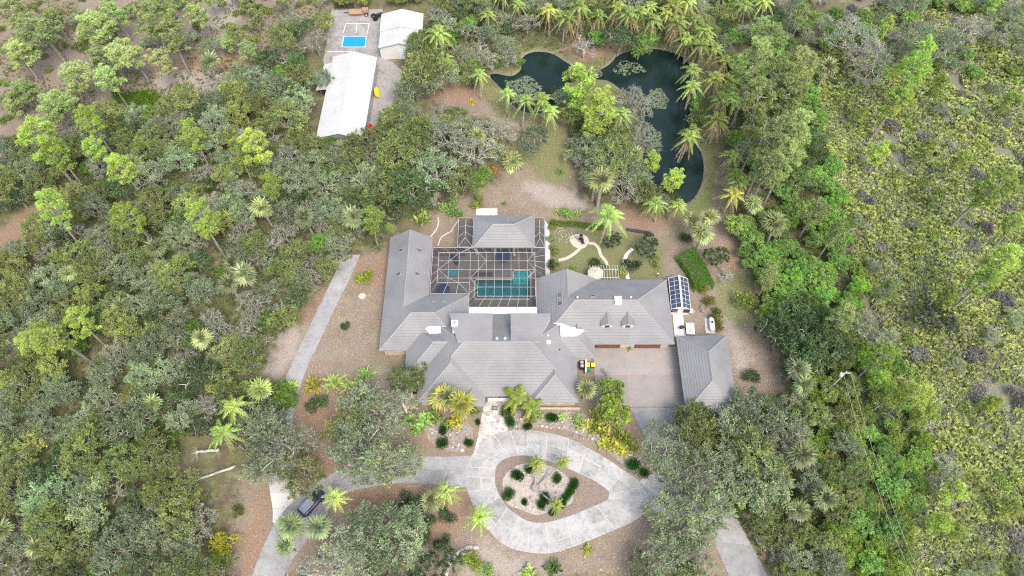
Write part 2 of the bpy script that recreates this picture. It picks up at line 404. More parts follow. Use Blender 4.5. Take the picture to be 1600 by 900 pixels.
POOL = [(POOL[0][0], POOL[0][1]), (POOL[1][0], POOL[0][1]), (POOL[1][0], POOL[2][1]), (POOL[3][0]+.25, POOL[2][1]), (POOL[3][0]+.25, POOL[5][1]), (POOL[0][0], POOL[5][1])]
PX0, PX1, PX2 = POOL[0][0], POOL[1][0], POOL[3][0]; PY0, PY1, PY2 = POOL[5][1], POOL[0][1], POOL[2][1]

def axis(lo, hi, step, far):
    fine = np.arange(lo, hi + step/2, step); g = []; d = step
    x = 0
    while x < far: d *= 1.5; x += d; g.append(x)
    g = np.array(g); return np.concatenate([lo - g[::-1], fine, hi + g])
gx = axis(-132, 132, .7, 2500); gy = axis(2, 172, .7, 2500)
GX, GY = np.meshgrid(gx, gy)
def zone(polys, soft): return np.clip(.5 - np.min([sdf(p, GX, GY) for p in polys], 0) / soft, 0, 1)
a_grass, a_sand, a_rust, a_yard = zone(GRASSES, 3.0), zone(SANDS, 4.0), zone(RUSTS, 4.5), zone([YARD], 5.0)
PINEWOOD = PW([(-80,-60),(530,-60),(500,70),(430,110),(330,165),(200,190),(120,205),(-80,285)])
SCRUB = PW([(1300,60),(1240,70),(1290,250),(1330,400),(1380,520),(1360,620),(1390,700),(1330,960),(1720,960),(1720,-60),(1400,-60)])
a_yard = np.maximum(a_yard, .85*zone([PINEWOOD], 6.0)); a_scrub = zone([SCRUB], 6.0)
pd = sdf(POND, GX, GY)
GZ = np.where(pd < 1.2, np.clip((pd - 1.2)*-1, 0, 4) * -.55, 0.0)
GZ = np.where(pd < 1.2, -.62*np.clip(1.2 - pd, 0, 3.2), 0.0)
hole = sdf([(PX0-.2,PY0-.2),(PX2+.5,PY0-.2),(PX2+.5,PY2+.2),(PX0-.2,PY2+.2)], GX, GY)
GZ = np.where(hole < .1, -2.6, GZ)
a_bank = np.clip(1 - np.abs(pd - .5)/1.3, 0, 1)
nx, ny = len(gx), len(gy)
V = np.stack([GX, GY, GZ], -1).reshape(-1, 3)
I = np.arange(nx*ny).reshape(ny, nx)
Q = np.stack([I[:-1, :-1], I[:-1, 1:], I[1:, 1:], I[1:, :-1]], -1).reshape(-1, 4)
gm = bpy.data.meshes.new('ground')
gm.vertices.add(len(V)); gm.vertices.foreach_set('co', V.astype(np.float32).ravel())
gm.loops.add(Q.size); gm.loops.foreach_set('vertex_index', Q.astype(np.int32).ravel())
gm.polygons.add(len(Q)); gm.polygons.foreach_set('loop_start', np.arange(0, Q.size, 4, dtype=np.int32))
gm.polygons.foreach_set('use_smooth', np.ones(len(Q), bool))
for nme, arr in (('grass', a_grass), ('sand', a_sand), ('rust', a_rust), ('yard', a_yard), ('bank', a_bank), ('scrub', a_scrub)):
    at = gm.attributes.new(nme, 'FLOAT', 'POINT'); at.data.foreach_set('value', arr.astype(np.float32).ravel())
gm.update()
def ground_mat():
    m, nt, out = new_mat('ground_soil'); p = pos(nt)
    A = lambda n: nd(nt, 'ShaderNodeAttribute', attribute_name=n).outputs['Fac']
    big = noise(nt, .07, 5, .6, p); mid = noise(nt, .45, 6, .7, p); fine = noise(nt, 3.5, 5, .75, p); vf = noise(nt, 14.0, 3, .7, p)
    tex = mth(nt, 'ADD', mth(nt, 'MULTIPLY', fine, .55), mth(nt, 'MULTIPLY', vf, .45))
    litter = ramp(nt, tex, [(.33, (.115,.085,.065)), (.5, (.222,.177,.145)), (.68, (.335,.285,.245))])
    forest = ramp(nt, tex, [(.35, (.06,.05,.035)), (.55, (.13,.105,.08)), (.7, (.21,.18,.15))])
    green = ramp(nt, tex, [(.35, (.075,.105,.03)), (.52, (.145,.165,.062)), (.7, (.25,.235,.12))])
    sand = ramp(nt, tex, [(.32, (.22,.195,.178)), (.55, (.37,.335,.312)), (.72, (.48,.445,.42))])
    rust = ramp(nt, tex, [(.33, (.13,.08,.058)), (.52, (.255,.17,.125)), (.7, (.36,.265,.205))])
    wob = mth(nt, 'MULTIPLY', mth(nt, 'SUBTRACT', mid, .5), 1.7)
    def blend(a, k=1.0): return mth(nt, 'MULTIPLY', ramp(nt, mth(nt, 'ADD', a, wob), [(.25, 0.0), (.75, 1.0)]), k)
    c = mixc(nt, blend(A('yard')), mixc(nt, ramp(nt, mid, [(.42, 0.0), (.6, .8)]), forest, green), litter)
    c = mixc(nt, ramp(nt, mth(nt, 'ADD', mth(nt, 'MULTIPLY', big, .6), mth(nt, 'MULTIPLY', mid, .4)), [(.52, 0.0), (.64, .45)]), c, green)
    c = mixc(nt, ramp(nt, noise(nt, .22, 6, .75, p), [(.5, 0.0), (.62, .6)]), c, ramp(nt, tex, [(.3, (.10,.075,.055)), (.7, (.26,.205,.16))]))
    c = mixc(nt, ramp(nt, noise(nt, .31, 6, .75, p), [(.37, .6), (.49, 0.0)]), c, ramp(nt, tex, [(.3, (.155,.16,.085)), (.7, (.33,.315,.21))]))
    c = mixc(nt, blend(A('scrub'), .85), c, ramp(nt, tex, [(.33, (.09,.09,.065)), (.5, (.18,.18,.14)), (.68, (.29,.285,.24))]))
    c = mixc(nt, blend(A('rust'), .85), c, rust)
    c = mixc(nt, blend(A('sand'), .68), c, sand)
    c = mixc(nt, blend(A('grass'), .75), c, green)
    c = mixc(nt, mth(nt, 'MULTIPLY', A('bank'), .85), c, ramp(nt, tex, [(.3, (.13,.11,.09)), (.7, (.30,.27,.24))]))
    bsdf(nt, out, c, .95, .12, 0, tex, .06); return m
gm.materials.append(ground_mat())
tag(link('ground', gm), kind='structure')
pw = MB(); xs = [p[0] for p in POND]; ys = [p[1] for p in POND]
pw.add([(min(xs)-2,min(ys)-2,-.36),(max(xs)+2,min(ys)-2,-.36),(max(xs)+2,max(ys)+2,-.36),(min(xs)-2,max(ys)+2,-.36)], [(0,1,2,3)])
tag(pw.obj('pond_water', M_POND), kind='structure')

# ------------------------------------------------------------------ roads, drives, paths
ZR = .05
def strip(name, A, B, m_slab, m_base, cols=1, gap=.07, zb=ZR, th=.035, sub=3, jit=None):
    """a paved strip between the edge lines A and B: a base sheet, and a slab between each two joints"""
    base = MB(); n = len(A)
    As = smooth_line(A, sub); Bs = smooth_line(B, sub)
    vs = [(*p, zb) for p in As] + [(*p, zb) for p in Bs]; k = len(As)
    base.add(vs + [(x, y, zb-.25) for x, y, z in vs], [(i+1, i, k+i, k+i+1) for i in range(k-1)]
             + [(i, i+1, 2*k+i+1, 2*k+i) for i in range(k-1)] + [(k+i+1, k+i, 3*k+i, 3*k+i+1) for i in range(k-1)])
    o = tag(base.obj(name, m_base), kind='structure')
    for s in range(n-1):
        cuts = [k/cols for k in range(cols+1)]
        if jit: cuts = [0]+sorted(jit.uniform(.28, .72) for _ in range(jit.choice([0,1,1,2])))+[1]
        for c in range(len(cuts)-1):
            poly_a = []; poly_b = []
            for i in range(s*sub, (s+1)*sub+1):
                a = Vector(As[i]); b = Vector(Bs[i]); w = (b-a).length
                g = gap/2/max(w, .1)
                poly_a.append(a.lerp(b, cuts[c] + g)); poly_b.append(a.lerp(b, cuts[c+1] - g))
            for pl in (poly_a, poly_b):
                L = (pl[-1]-pl[0]).length
                if L > 2*gap:
                    pl[0] = pl[0] + (pl[1]-pl[0]).normalized()*min(gap/2, (pl[1]-pl[0]).length*.4)
                    pl[-1] = pl[-1] + (pl[-2]-pl[-1]).normalized()*min(gap/2, (pl[-2]-pl[-1]).length*.4)
            MB().prism([tuple(p) for p in poly_a] + [tuple(p) for p in poly_b[::-1]], zb - .02, zb + th).obj('slab', m_slab, o)
    return o
def Z6(x, y): return P(640 + x/3.4625, 620 + y/3.4625)
ring = [((462,440),(300,430)),((468,382),(305,383)),((500,345),(345,305)),((545,325),(455,205)),((590,319),(545,183)),((640,320),(640,181)),((735,343),(745,195)),((845,385),(862,225)),
    ((915,415),(960,275)),((1000,455),(1055,328)),((1072,508),(1165,403)),((1079,528),(1280,485)),((1076,545),(1330,570)),((1062,562),(1225,665)),((1010,587),(1110,718)),((935,617),(1000,765)),
    ((850,650),(880,812)),((735,680),(760,846)),((650,675),(640,840)),((590,645),(530,810)),((530,600),(440,735)),((490,540),(365,625)),((468,490),(315,515)),((462,440),(300,430))]
strip('ring_driveway', [Z6(*a) for a, b in ring], [Z6(*b) for a, b in ring], M_RING, M_JOINT, 2, .11, sub=4, jit=random.Random(3))
# flagged entrance walk from the ring to the front door
wl = [((345,305),(455,205)),((366,225),(530,186)),((380,150),(514,130)),((392,90),(497,70)),((402,35),(492,30))]
strip('entrance_walk', [Z6(*a) for a, b in wl], [Z6(*b) for a, b in wl], M_FLAG, M_FLAG, 1, .02, zb=.045, sub=3)
# drive that comes in from the lower left, past the car, to the ring
dl = [((735,712),(728,762)),((700,713),(690,758)),((665,713),(650,755)),((627,712),(610,756)),((585,716),(575,762)),((547,727),(545,769)),((520,739),(524,785)),((495,754),(506,808)),((470,771),(485,835)),
      ((450,793),(470,858)),((428,820),(456,876)),((408,862),(447,892)),((392,905),(440,915))]
strip('entry_drive', PW([a for a, b in dl]), PW([b for a, b in dl]), M_DRIVE, M_OLDCONC, 2, .07, zb=.04)
fl = [((420,752),(452,752)),((422,770),(469,770.5)),((426,795),(449,793)),((426,815),(429,819))]
strip('side_apron', PW([a for a, b in fl]), PW([b for a, b in fl]), M_DRIVE2, M_OLDCONC, 1, .06, zb=.052)
sr = [((536,398),(563,398)),((520,434),(547,434)),((508,459),(535,459)),((498,481),(524,481)),((475,528),(502,528)),((450,582),(477,582)),((440,620),(464,625)),((432,665),(455,670)),((425,715),(450,715)),((420,752),(452,752))]
strip('service_drive', PW([a for a, b in sr]), PW([b for a, b in sr]), M_DRIVE, M_OLDCONC, 1, .05, zb=.045)
ed = [((985,637),(1064,637)),((1000,668),(1072,668)),((1022,705),(1092,706)),((1050,738),(1111,742)),((1075,770),(1128,770)),((1095,805),(1151,810)),((1115,845),(1175,853)),((1140,905),(1205,910))]
strip('exit_drive', PW([a for a, b in ed]), PW([b for a, b in ed]), M_DRIVE, M_OLDCONC, 1, .07, zb=.046)
jn = [((1010,740),(985,770)),((1060,750),(1040,810)),((1100,800),(1098,830))]
strip('ring_spur', PW([a for a, b in jn]), PW([b for a, b in jn]), M_DRIVE2, M_OLDCONC, 1, .07, zb=.036)
# motor court with its brick bands
cx0, cx1, cy0, cy1 = 15.4, 29.5, 43.0, 54.2
court = MB(); court.box(cx0-1.0, cx1, cy0, cy1, -.2, .06)
court = tag(court.obj('motor_court', M_BRICK), kind='structure')
bxm, bym = P(982,585)
for x0, x1 in ((cx0-1.0, bxm-.09), (bxm+.09, cx1)):
    for y0, y1 in ((cy0, bym-.09), (bym+.09, cy1)):
        MB().box(x0, x1, y0, y1, .04, .095).obj('slab', M_COURT, court)
def flat(name, poly, z0, z1, m, kind='structure', parent=None):
    o = MB().prism(poly, z0, z1).obj(name, m, parent); return tag(o, kind=kind) if kind else o
flat('concrete_pad', PW([(518,16),(598,14),(594,80),(628,110),(622,160),(575,215),(530,215),(505,95),(512,60)]), -.2, .05, M_OLDCONC)
flat('greenhouse_slab', PW([(1051,488),(1066,488),(1072,526),(1054,526)]), -.2, .07, M_SLABWHITE)
flat('back_slab', PW([(744,326),(777,326),(777,340),(744,340)]), -.2, .07, M_SLABWHITE)
flat('side_walk', PW([(852,345),(858.5,356),(859.5,436),(852.5,436)]), -.2, .07, M_SLABWHITE)
flat('west_porch_slab', PW([(635,585),(655,585),(652,640),(632,640)]), -.2, .08, M_PINKSAND)
def ribbon(name, pts, w, m, z0=-.1, z1=.05, kind='structure', n=5):
    s = smooth_line(pts, n); L = []; R = []
    for i, p in enumerate(s):
        a = Vector(s[max(i-1, 0)]); b = Vector(s[min(i+1, len(s)-1)]); d = (b-a).normalized(); nrm = Vector((-d.y, d.x))*w/2
        L.append(tuple(Vector(p)+nrm)); R.append(tuple(Vector(p)-nrm))
    mb = MB(); k = len(L)
    mb.add([(*p, z1) for p in L]+[(*p, z1) for p in R]+[(*p, z0) for p in L]+[(*p, z0) for p in R],
           [(i+1,i,k+i,k+i+1) for i in range(k-1)]+[(i,i+1,2*k+i+1,2*k+i) for i in range(k-1)]+[(k+i+1,k+i,3*k+i,3*k+i+1) for i in range(k-1)])
    o = mb.obj(name, m); return tag(o, kind=kind)
Z8 = lambda x, y: P(850 + x/8, 340 + y/8)
ribbon('garden_path', [Z8(180,535),(Z8(290,505)),Z8(380,450),Z8(450,385)], .62, M_PINKSAND)
ribbon('garden_path', [Z8(555,320),Z8(630,330),Z8(685,390),Z8(710,470),Z8(770,545),Z8(790,610)], .6, M_PINKSAND)
ribbon('stone_path', [Z8(1110,390),Z8(1040,455),Z8(1000,560),Z8(1025,660),Z8(1052,770)], .65, M_SLABWHITE)
flat('fire_pit_patio', smooth_poly([Z8(320,250),Z8(390,215),Z8(480,210),Z8(545,250),Z8(560,310),Z8(510,375),Z8(440,390),Z8(350,340)], 4), -.1, .06, M_PINKSAND)
Z4 = lambda x, y: P(640 + x/9, 300 + y/9)
tag(ribbon('path_edging', [Z4(400,360),Z4(405,440),Z4(370,540),Z4(295,630)], .22, M_PINKSAND, z1=.1, kind=None), 'short curved cream edging west of the worn track by the left wing', 'edging')
tag(ribbon('path_edging', [Z4(690,400),Z4(630,480),Z4(590,550),Z4(520,590),Z4(440,650),Z4(400,760)], .24, M_PINKSAND, z1=.1, kind=None), 'long curved cream edging running down to the screened cage corner', 'edging')
# planted islands: mulch and pale rock beds
flat('ring_island', smooth_poly([Z6(*a) for a, b in ring[:-1]], 3), -.1, .085, mat('mulch', (.21,.165,.14), .95, .4, 3.0, fine=16.0, bump=.05))
flat('island_gravel', smooth_poly([Z6(*q) for q in ((505,450),(560,385),(640,360),(760,375),(850,430),(885,520),(870,580),(780,610),(690,640),(600,610),(520,570))], 4), .0, .11, mat('pale_gravel', (.36,.32,.285), .95, .42, 2.0, fine=12.0, bump=.06))
G_MAT = bpy.data.materials['pale_gravel']
flat('front_gravel', smooth_poly(PW([(790,668),(800,645),(830,642),(905,645),(935,665),(985,690),(1010,740),(985,735),(930,690),(880,672),(835,668)]), 3), -.1, .035, mat('bed_gravel', (.27,.235,.21), .95, .5, 2.2, fine=10.0, bump=.06))
flat('west_gravel', smooth_poly(PW([(665,665),(700,655),(735,665),(738,690),(715,705),(685,700),(668,685)]), 3), -.1, .035, bpy.data.materials['bed_gravel'])

# ------------------------------------------------------------------ roofs
PITCHR = .63; COURSE = .42
def clip_half(poly, n, c):
    """part of a polygon where n.p >= c"""
    out = []
    for i in range(len(poly)):
        a = poly[i-1]; b = poly[i]; da = a[0]*n[0]+a[1]*n[1]-c; db = b[0]*n[0]+b[1]*n[1]-c
        if (da >= 0) != (db >= 0):
            t = da/(da-db); out.append((a[0]+(b[0]-a[0])*t, a[1]+(b[1]-a[1])*t))
        if db >= 0: out.append(b)
    return out
def roof_slope(parent, poly, e, d, ze, pitch=PITCHR, course=COURSE, m=None, name='roof_slope', lift=.052):
    """one roof plane laid in overlapping courses: plan polygon, a point on its eave, the uphill direction, the eave height"""
    if sum(poly[i-1][0]*poly[i][1]-poly[i][0]*poly[i-1][1] for i in range(len(poly))) < 0: poly = poly[::-1]
    mb = MB(); base = e[0]*d[0]+e[1]*d[1]
    ts = [p[0]*d[0]+p[1]*d[1]-base for p in poly]; k0 = math.floor(min(ts)/course - 1e-6); k1 = math.ceil(max(ts)/course)
    for k in range(k0, k1):
        q = clip_half(clip_half(poly, d, base+k*course), (-d[0],-d[1]), -(base+(k+1)*course))
        q = [p for i, p in enumerate(q) if math.hypot(p[0]-q[i-1][0], p[1]-q[i-1][1]) > 1e-4]
        if len(q) < 3: continue
        vs = []; low = []
        for i, p in enumerate(q):
            t = p[0]*d[0]+p[1]*d[1]-base; fr = t/course-k
            vs.append((p[0], p[1], ze+pitch*t+lift*(1-fr)))
            if fr < 1e-3: low.append(i)
        n = len(vs); mb.add(vs, [tuple(range(n))], 0)
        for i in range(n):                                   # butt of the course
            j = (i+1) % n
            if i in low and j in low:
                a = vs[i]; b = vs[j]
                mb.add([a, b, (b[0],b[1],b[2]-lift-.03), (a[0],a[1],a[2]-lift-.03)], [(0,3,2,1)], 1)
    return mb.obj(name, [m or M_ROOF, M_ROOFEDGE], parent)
def rz(e, d, ze, p, pitch=PITCHR): return ze + pitch*((p[0]-e[0])*d[0]+(p[1]-e[1])*d[1])
def caps(parent, segs, m=None, w=.30, name='ridge_cap'):
    for a, b in segs:
        a = Vector(a)+Vector((0,0,.03)); b = Vector(b)+Vector((0,0,.03)); d = (b-a).normalized(); s = Vector((-d.y, d.x, 0)).normalized()*w/2
        up = Vector((0,0,.09)); dn = Vector((0,0,-.06)); mb = MB()
        mb.add([a-s+dn, a+up, a+s+dn, b-s+dn, b+up, b+s+dn], [(0,1,4,3),(1,2,5,4),(2,1,0),(3,4,5)]); mb.obj(name, m or M_ROOFCAP, parent)
def hip(parent, x0, x1, y0, y1, ze, along='x', pitch=PITCHR, m=None, eaves=True, course=COURSE):
    if along == 'x': h = (y1-y0)/2; r0 = (x0+h, (y0+y1)/2); r1 = (x1-h, (y0+y1)/2)
    else: h = (x1-x0)/2; r0 = ((x0+x1)/2, y0+h); r1 = ((x0+x1)/2, y1-h)
    zr = ze+h*pitch; sw, se, ne, nw = (x0,y0),(x1,y0),(x1,y1),(x0,y1)
    if along == 'x': F4 = [([sw,se,r1,r0],sw,(0,1)),([se,ne,r1],se,(-1,0)),([ne,nw,r0,r1],ne,(0,-1)),([nw,sw,r0],sw,(1,0))]
    else: F4 = [([sw,se,r0],sw,(0,1)),([se,ne,r1,r0],se,(-1,0)),([ne,nw,r1],ne,(0,-1)),([nw,sw,r0,r1],sw,(1,0))]
    for pl, e, d in F4: roof_slope(parent, pl, e, d, ze, pitch, course, m)
    A = [r0, r0, r1, r1] if along == 'x' else [r0, r1, r0, r1]
    R0 = (*r0, zr+.04); R1 = (*r1, zr+.04)
    c = [(*q, ze+.05) for q in (sw, nw, se, ne)]
    ends = [R0, R0, R1, R1] if along == 'x' else [R0, R1, R0, R1]
    caps(parent, [(R0, R1)] + list(zip(c, ends)))
    if eaves: fascia(parent, [(sw,se),(se,ne),(ne,nw),(nw,sw)], ze)
    return zr
def fascia(parent, segs, ze, m=None, h=.22):
    for a, b in segs:
        d = (Vector(b)-Vector(a)).normalized(); n = Vector((-d.y, d.x))*.05
        a2 = Vector(a)+n; b2 = Vector(b)+n
        MB().bar((a2.x,a2.y,ze-h/2+.01), (b2.x,b2.y,ze-h/2+.01), .08, h).obj('fascia', m or M_FASCIA, parent)

house = empty('house', (0, 60, 0), 0, 'sprawling one storey house under grey hipped tile roofs in the clearing', 'house')
# children keep world coordinates: the empty's own place is taken out of them at the end of this block
HZ = 3.0
W, E_, N_, S_ = (1,0), (-1,0), (0,-1), (0,1)
# left wing (gable) and the hip block at its foot
ax0, axm, ax1, ay1 = -23.07, -19.05, -15.03, 75.8
bx0, bx1, by0, by1 = -23.07, -7.75, 52.12, 63.32; bh = 5.6; brz = HZ+bh*PITCHR; bry = (by0+by1)/2
zA = HZ+(axm-ax0)*PITCHR; yA = by1-(zA-HZ)/PITCHR
roof_slope(house, [(ax0,by0),(bx0+bh,bry),(axm,yA),(axm,ay1),(ax0,ay1)], (ax0,0), W, HZ)
roof_slope(house, [(axm,yA),(ax1,by1),(ax1,ay1),(axm,ay1)], (ax1,0), E_, HZ)
roof_slope(house, [(bx0,by0),(bx1,by0),(bx1-bh,bry),(bx0+bh,bry)], (0,by0), S_, HZ)
roof_slope(house, [(bx1,by0),(bx1,by1),(bx1-bh,bry)], (bx1,0), E_, HZ)
roof_slope(house, [(axm,yA),(bx0+bh,bry),(bx1-bh,bry),(bx1,by1),(ax1,by1)], (0,by1), N_, HZ)
caps(house, [((axm,ay1,zA),(axm,yA,zA)),((axm,yA,zA),(bx0+bh,bry,brz)),((bx0+bh,bry,brz),(bx1-bh,bry,brz)),((bx0,by0,HZ),(bx0+bh,bry,brz)),((bx1,by1,HZ),(bx1-bh,bry,brz)),((bx1,by0,HZ),(bx1-bh,bry,brz))])
fascia(house, [((ax0,by0),(bx1,by0)),((ax0,ay1),(ax0,by0)),((ax1,by1),(ax1,ay1)),((bx1,by1),(ax1,by1)),((bx1,by1-2.6),(bx1,by1))], HZ)
# second step
dx0, dy0, dy1, dh = -18.3, 47.34, 57.34, 5.0; dr = (dx0+dh, dy0+dh); dzr = HZ+dh*PITCHR
roof_slope(house, [(dx0,dy0),(dr[0],dr[1]),(dx0,dy1)], (dx0,0), W, HZ)
roof_slope(house, [(dx0,dy0),(-10.6,dy0),(-10.6,dr[1]),dr], (0,dy0), S_, HZ)
roof_slope(house, [dr,(-9.6,dr[1]),(-9.6,dy1),(dx0,dy1)], (0,dy1), N_, HZ)
caps(house, [((dx0,dy0,HZ),(*dr,dzr)),((*dr,dzr),(-10.8,dr[1],dzr)),((dx0+2.2,dy1-2.2,HZ+2.2*PITCHR),(*dr,dzr))])
fascia(house, [((dx0,dy0),(-15.9,dy0)),((dx0,by0),(dx0,dy0))], HZ)
# main body with two front hips and the small entry hip
cx_0, cx_1, cy_0, cy_1, fy, ch = -15.88, 11.09, 43.76, 59.26, 42.63, 7.75
rL, rR = (cx_0+ch, cy_0+ch), (cx_1-ch, cy_0+ch); crz = HZ+ch*PITCHR
fx = -4.48; fh = (fx-cx_0)/2; fa = (cx_0+fh, fy+fh); fb = (fa[0], cy_0+fh)
ex = 3.2; eh = (cx_1-ex)/2; ea = (ex+eh, fy+eh); eb = (ea[0], cy_0+eh)
gx0, gy0 = -8.9, 42.0; gh = (fx-gx0)/2; ga = (gx0+gh, gy0+gh); gb = (ga[0], fy+gh)
roof_slope(house, [(cx_0,fy),fa,fb,rL,(cx_0,cy_1)], (cx_0,0), W, HZ)
roof_slope(house, [(cx_0,fy),(gx0,fy),gb,(fx,fy),fa], (0,fy), S_, HZ)
roof_slope(house, [(fx,gy0),ga,gb,fa,fb,(fx,cy_0)], (fx,0), E_, HZ)
roof_slope(house, [(gx0,gy0),(fx,gy0),ga], (0,gy0), S_, HZ)
roof_slope(house, [(gx0,gy0),ga,gb,(gx0,fy)], (gx0,0), W, HZ)
roof_slope(house, [(fx,cy_0),(ex,cy_0),eb,rR,rL,fb], (0,cy_0), S_, HZ)
roof_slope(house, [(ex,fy),ea,eb,(ex,cy_0)], (ex,0), W, HZ)
roof_slope(house, [(ex,fy),(cx_1,fy),ea], (0,fy), S_, HZ)
roof_slope(house, [(cx_1,fy),(cx_1,cy_1),rR,eb,ea], (cx_1,0), E_, HZ)
roof_slope(house, [(cx_0,cy_1),rL,rR,(cx_1,cy_1)], (0,cy_1), N_, HZ)
z_ = lambda p, e, d: (p[0], p[1], rz(e, d, HZ, p))
c3 = lambda p, h: (p[0], p[1], HZ+h*PITCHR)
caps(house, [(c3(rL,ch),c3(rR,ch)),((cx_0,fy,HZ),c3(fa,fh)),(c3(fa,fh),c3(fb,fh)),(c3(fb,fh),c3(rL,ch)),((fx,fy,HZ+.0),c3(fa,fh)),((gx0,gy0,HZ),c3(ga,gh)),((fx,gy0,HZ),c3(ga,gh)),
    ((cx_1,fy,HZ),c3(ea,eh)),(c3(ea,eh),c3(eb,eh)),(c3(eb,eh),c3(rR,ch)),((ex,fy,HZ),c3(ea,eh)),((cx_0,cy_1,HZ),c3(rL,ch)),((cx_1,cy_1,HZ),c3(rR,ch))])
fascia(house, [((cx_0,fy),(gx0,fy)),((gx0,gy0),(fx,gy0)),((fx,cy_0),(ex,cy_0)),((ex,fy),(cx_1,fy)),((cx_1,fy),(cx_1,51)),((cx_0,dy0),(cx_0,fy))], HZ)
# two low shed dormers on the back of the main roof
def shed(x0, x1, taper0, taper1):
    y1 = cy_1-2.35; zt = crz-.32; a = (x0,y1); p = .32/(y1-rL[1])
    pl = [(x0,y1),(x1,y1),(x1-taper1,rL[1]),(x0+taper0,rL[1])]
    dm = MB().add([(*q, zt-3.4) for q in pl]+[(*q, zt+p*(y1-q[1])-.02) for q in pl], [(0,1,5,4),(1,2,6,5),(2,3,7,6),(3,0,4,7),(3,2,1,0),(4,5,6,7)]).obj('roof_dormer', M_FASCIA, house)
    roof_slope(dm, [(q[0]+(-.12 if q[0] < (x0+x1)/2 else .12), q[1]+(.12 if q[1] > rL[1]+.5 else 0)) for q in pl], (0,y1), N_, zt, p)
shed(-10.6, -3.42, 1.6, .0); shed(-.1, 6.6, .0, 2.2)
# garage block and its gable
jx0, jx1, jy0, jy1, jh = 4.46, 28.3, 53.4, 66.42, 6.51
kxm, kx1, ky1 = 9.83, 15.2, 66.7; kz = HZ+(kxm-jx0)*PITCHR; jL, jR = (jx0+jh, jy0+jh), (jx1-jh, jy0+jh); jz = HZ+jh*PITCHR
kv = (kxm, jy1-(kxm-jx0))
roof_slope(house, [(jx0,jy0),jL,kv,(kxm,ky1),(jx0,ky1)], (jx0,0), W, HZ)
roof_slope(house, [(kxm,ky1),kv,(kx1,jy1),(kx1,ky1)], (kx1,0), E_, HZ)
roof_slope(house, [kv,jL,jR,(jx1,jy1),(kx1,jy1)], (0,jy1), N_, HZ)
roof_slope(house, [(jx0,jy0),(jx1,jy0),jR,jL], (0,jy0), S_, HZ)
roof_slope(house, [(jx1,jy0),(jx1,jy1),jR], (jx1,0), E_, HZ)
caps(house, [((kxm,ky1,kz),(*kv,kz)),((*kv,kz),(*jL,jz)),((*jL,jz),(*jR,jz)),((jx1,jy1,HZ),(*jR,jz)),((jx1,jy0,HZ),(*jR,jz)),((jx0+2,jy0+2,HZ+2*PITCHR),(*jL,jz))])
fascia(house, [((13.6,jy0),(jx1,jy0)),((jx1,jy0),(jx1,jy1)),((jx1,jy1),(kx1,jy1)),((jx0,ky1),(jx0,59.4))], HZ)
# link roof with its flat top, between main body and garage
hx1, hy0, hk = 14.33, 50.7, 3.13; hz = HZ+hk*PITCHR; hc = (hx1-hk, hy0+hk)
roof_slope(house, [(8.0,hy0),(hx1,hy0),hc,(8.0,hc[1])], (0,hy0), S_, HZ)
roof_slope(house, [(hx1,hy0),(hx1,jy0),(hc[0],56.53),hc], (hx1,0), E_, HZ)
caps(house, [((hx1,hy0,HZ),(*hc,hz))])
fascia(house, [((cx_1,hy0),(hx1,hy0)),((hx1,hy0),(hx1,jy0))], HZ)
MB().prism([P(*q,5.05) for q in ((863.5,504.5),(876,504.5),(888,508.5),(888,510),(900,512),(900,513.5),(913,515.5),(901,525.3),(876,525.3),(875,508))], 4.6, 5.05).obj('flat_roof', M_FLATROOF, house)
# flat cricket between the left hip block and the second step
MB().prism([P(664,513,5.3),P(672,509,5.3),P(688,509.5,5.3),P(688,506.5,5.3),P(698,509.5,5.3),P(692,520,5.3),P(670,520,5.3)], 4.4, 5.3).obj('flat_roof', M_FLATROOF, house)
# white flat strip under the screen cage
MB().box(bx1+.02, jx0-.02, cy_1+.06, 60.62, 2.85, 3.12).obj('flat_roof', M_FLATROOF, house)
# chimney
chm = MB().box(-10.2,-9.25,54.5,55.5,4.0,8.0).box(-10.3,-9.15,54.4,55.6,7.7,7.9).box(-10.1,-8.95,53.6,54.39,4.0,6.9).obj('chimney', M_WHITE, house)
MB().box(-9.95,-9.5,54.75,55.25,8.0,8.15).obj('flue', M_STEEL, chm)
# gabled dormers on the garage roof
def jS(y): return HZ+PITCHR*(y-jy0)
def gable_dormer(xc, w=2.2, yf=55.75):
    ze = jS(yf)+.75; zr_ = ze+w/2*.72; yb = jy0+(zr_-HZ)/PITCHR; ye = jy0+(ze-HZ)/PITCHR
    dm = MB().add([(xc-w/2+.15,yf+.12,jS(yf)-.3),(xc+w/2-.15,yf+.12,jS(yf)-.3),(xc+w/2-.15,yf+.12,ze),(xc,yf+.12,zr_-.1),(xc-w/2+.15,yf+.12,ze),
                   (xc-w/2+.15,ye+.6,jS(yf)-.3),(xc+w/2-.15,ye+.6,jS(yf)-.3),(xc+w/2-.15,ye+.6,ze),(xc-w/2+.15,ye+.6,ze)],
                  [(0,1,2,3,4),(1,6,7,2),(5,0,4,8)]).obj('dormer', M_WHITE, house)
    roof_slope(dm, [(xc-w/2,yf),(xc,yf),(xc,yb),(xc-w/2,ye)], (xc-w/2,0), W, ze, .72)
    roof_slope(dm, [(xc,yf),(xc+w/2,yf),(xc+w/2,ye),(xc,yb)], (xc+w/2,0), E_, ze, .72)
    caps(dm, [((xc,yf,zr_),(xc,yb,zr_))], w=.2)
    MB().box(xc-.4, xc+.4, yf+.08, yf+.16, jS(yf)+.05, ze+.1).obj('window', M_GLASS, dm)
gable_dormer(P(948.7,500,5.5)[0]); gable_dormer(P(981,500,5.5)[0])
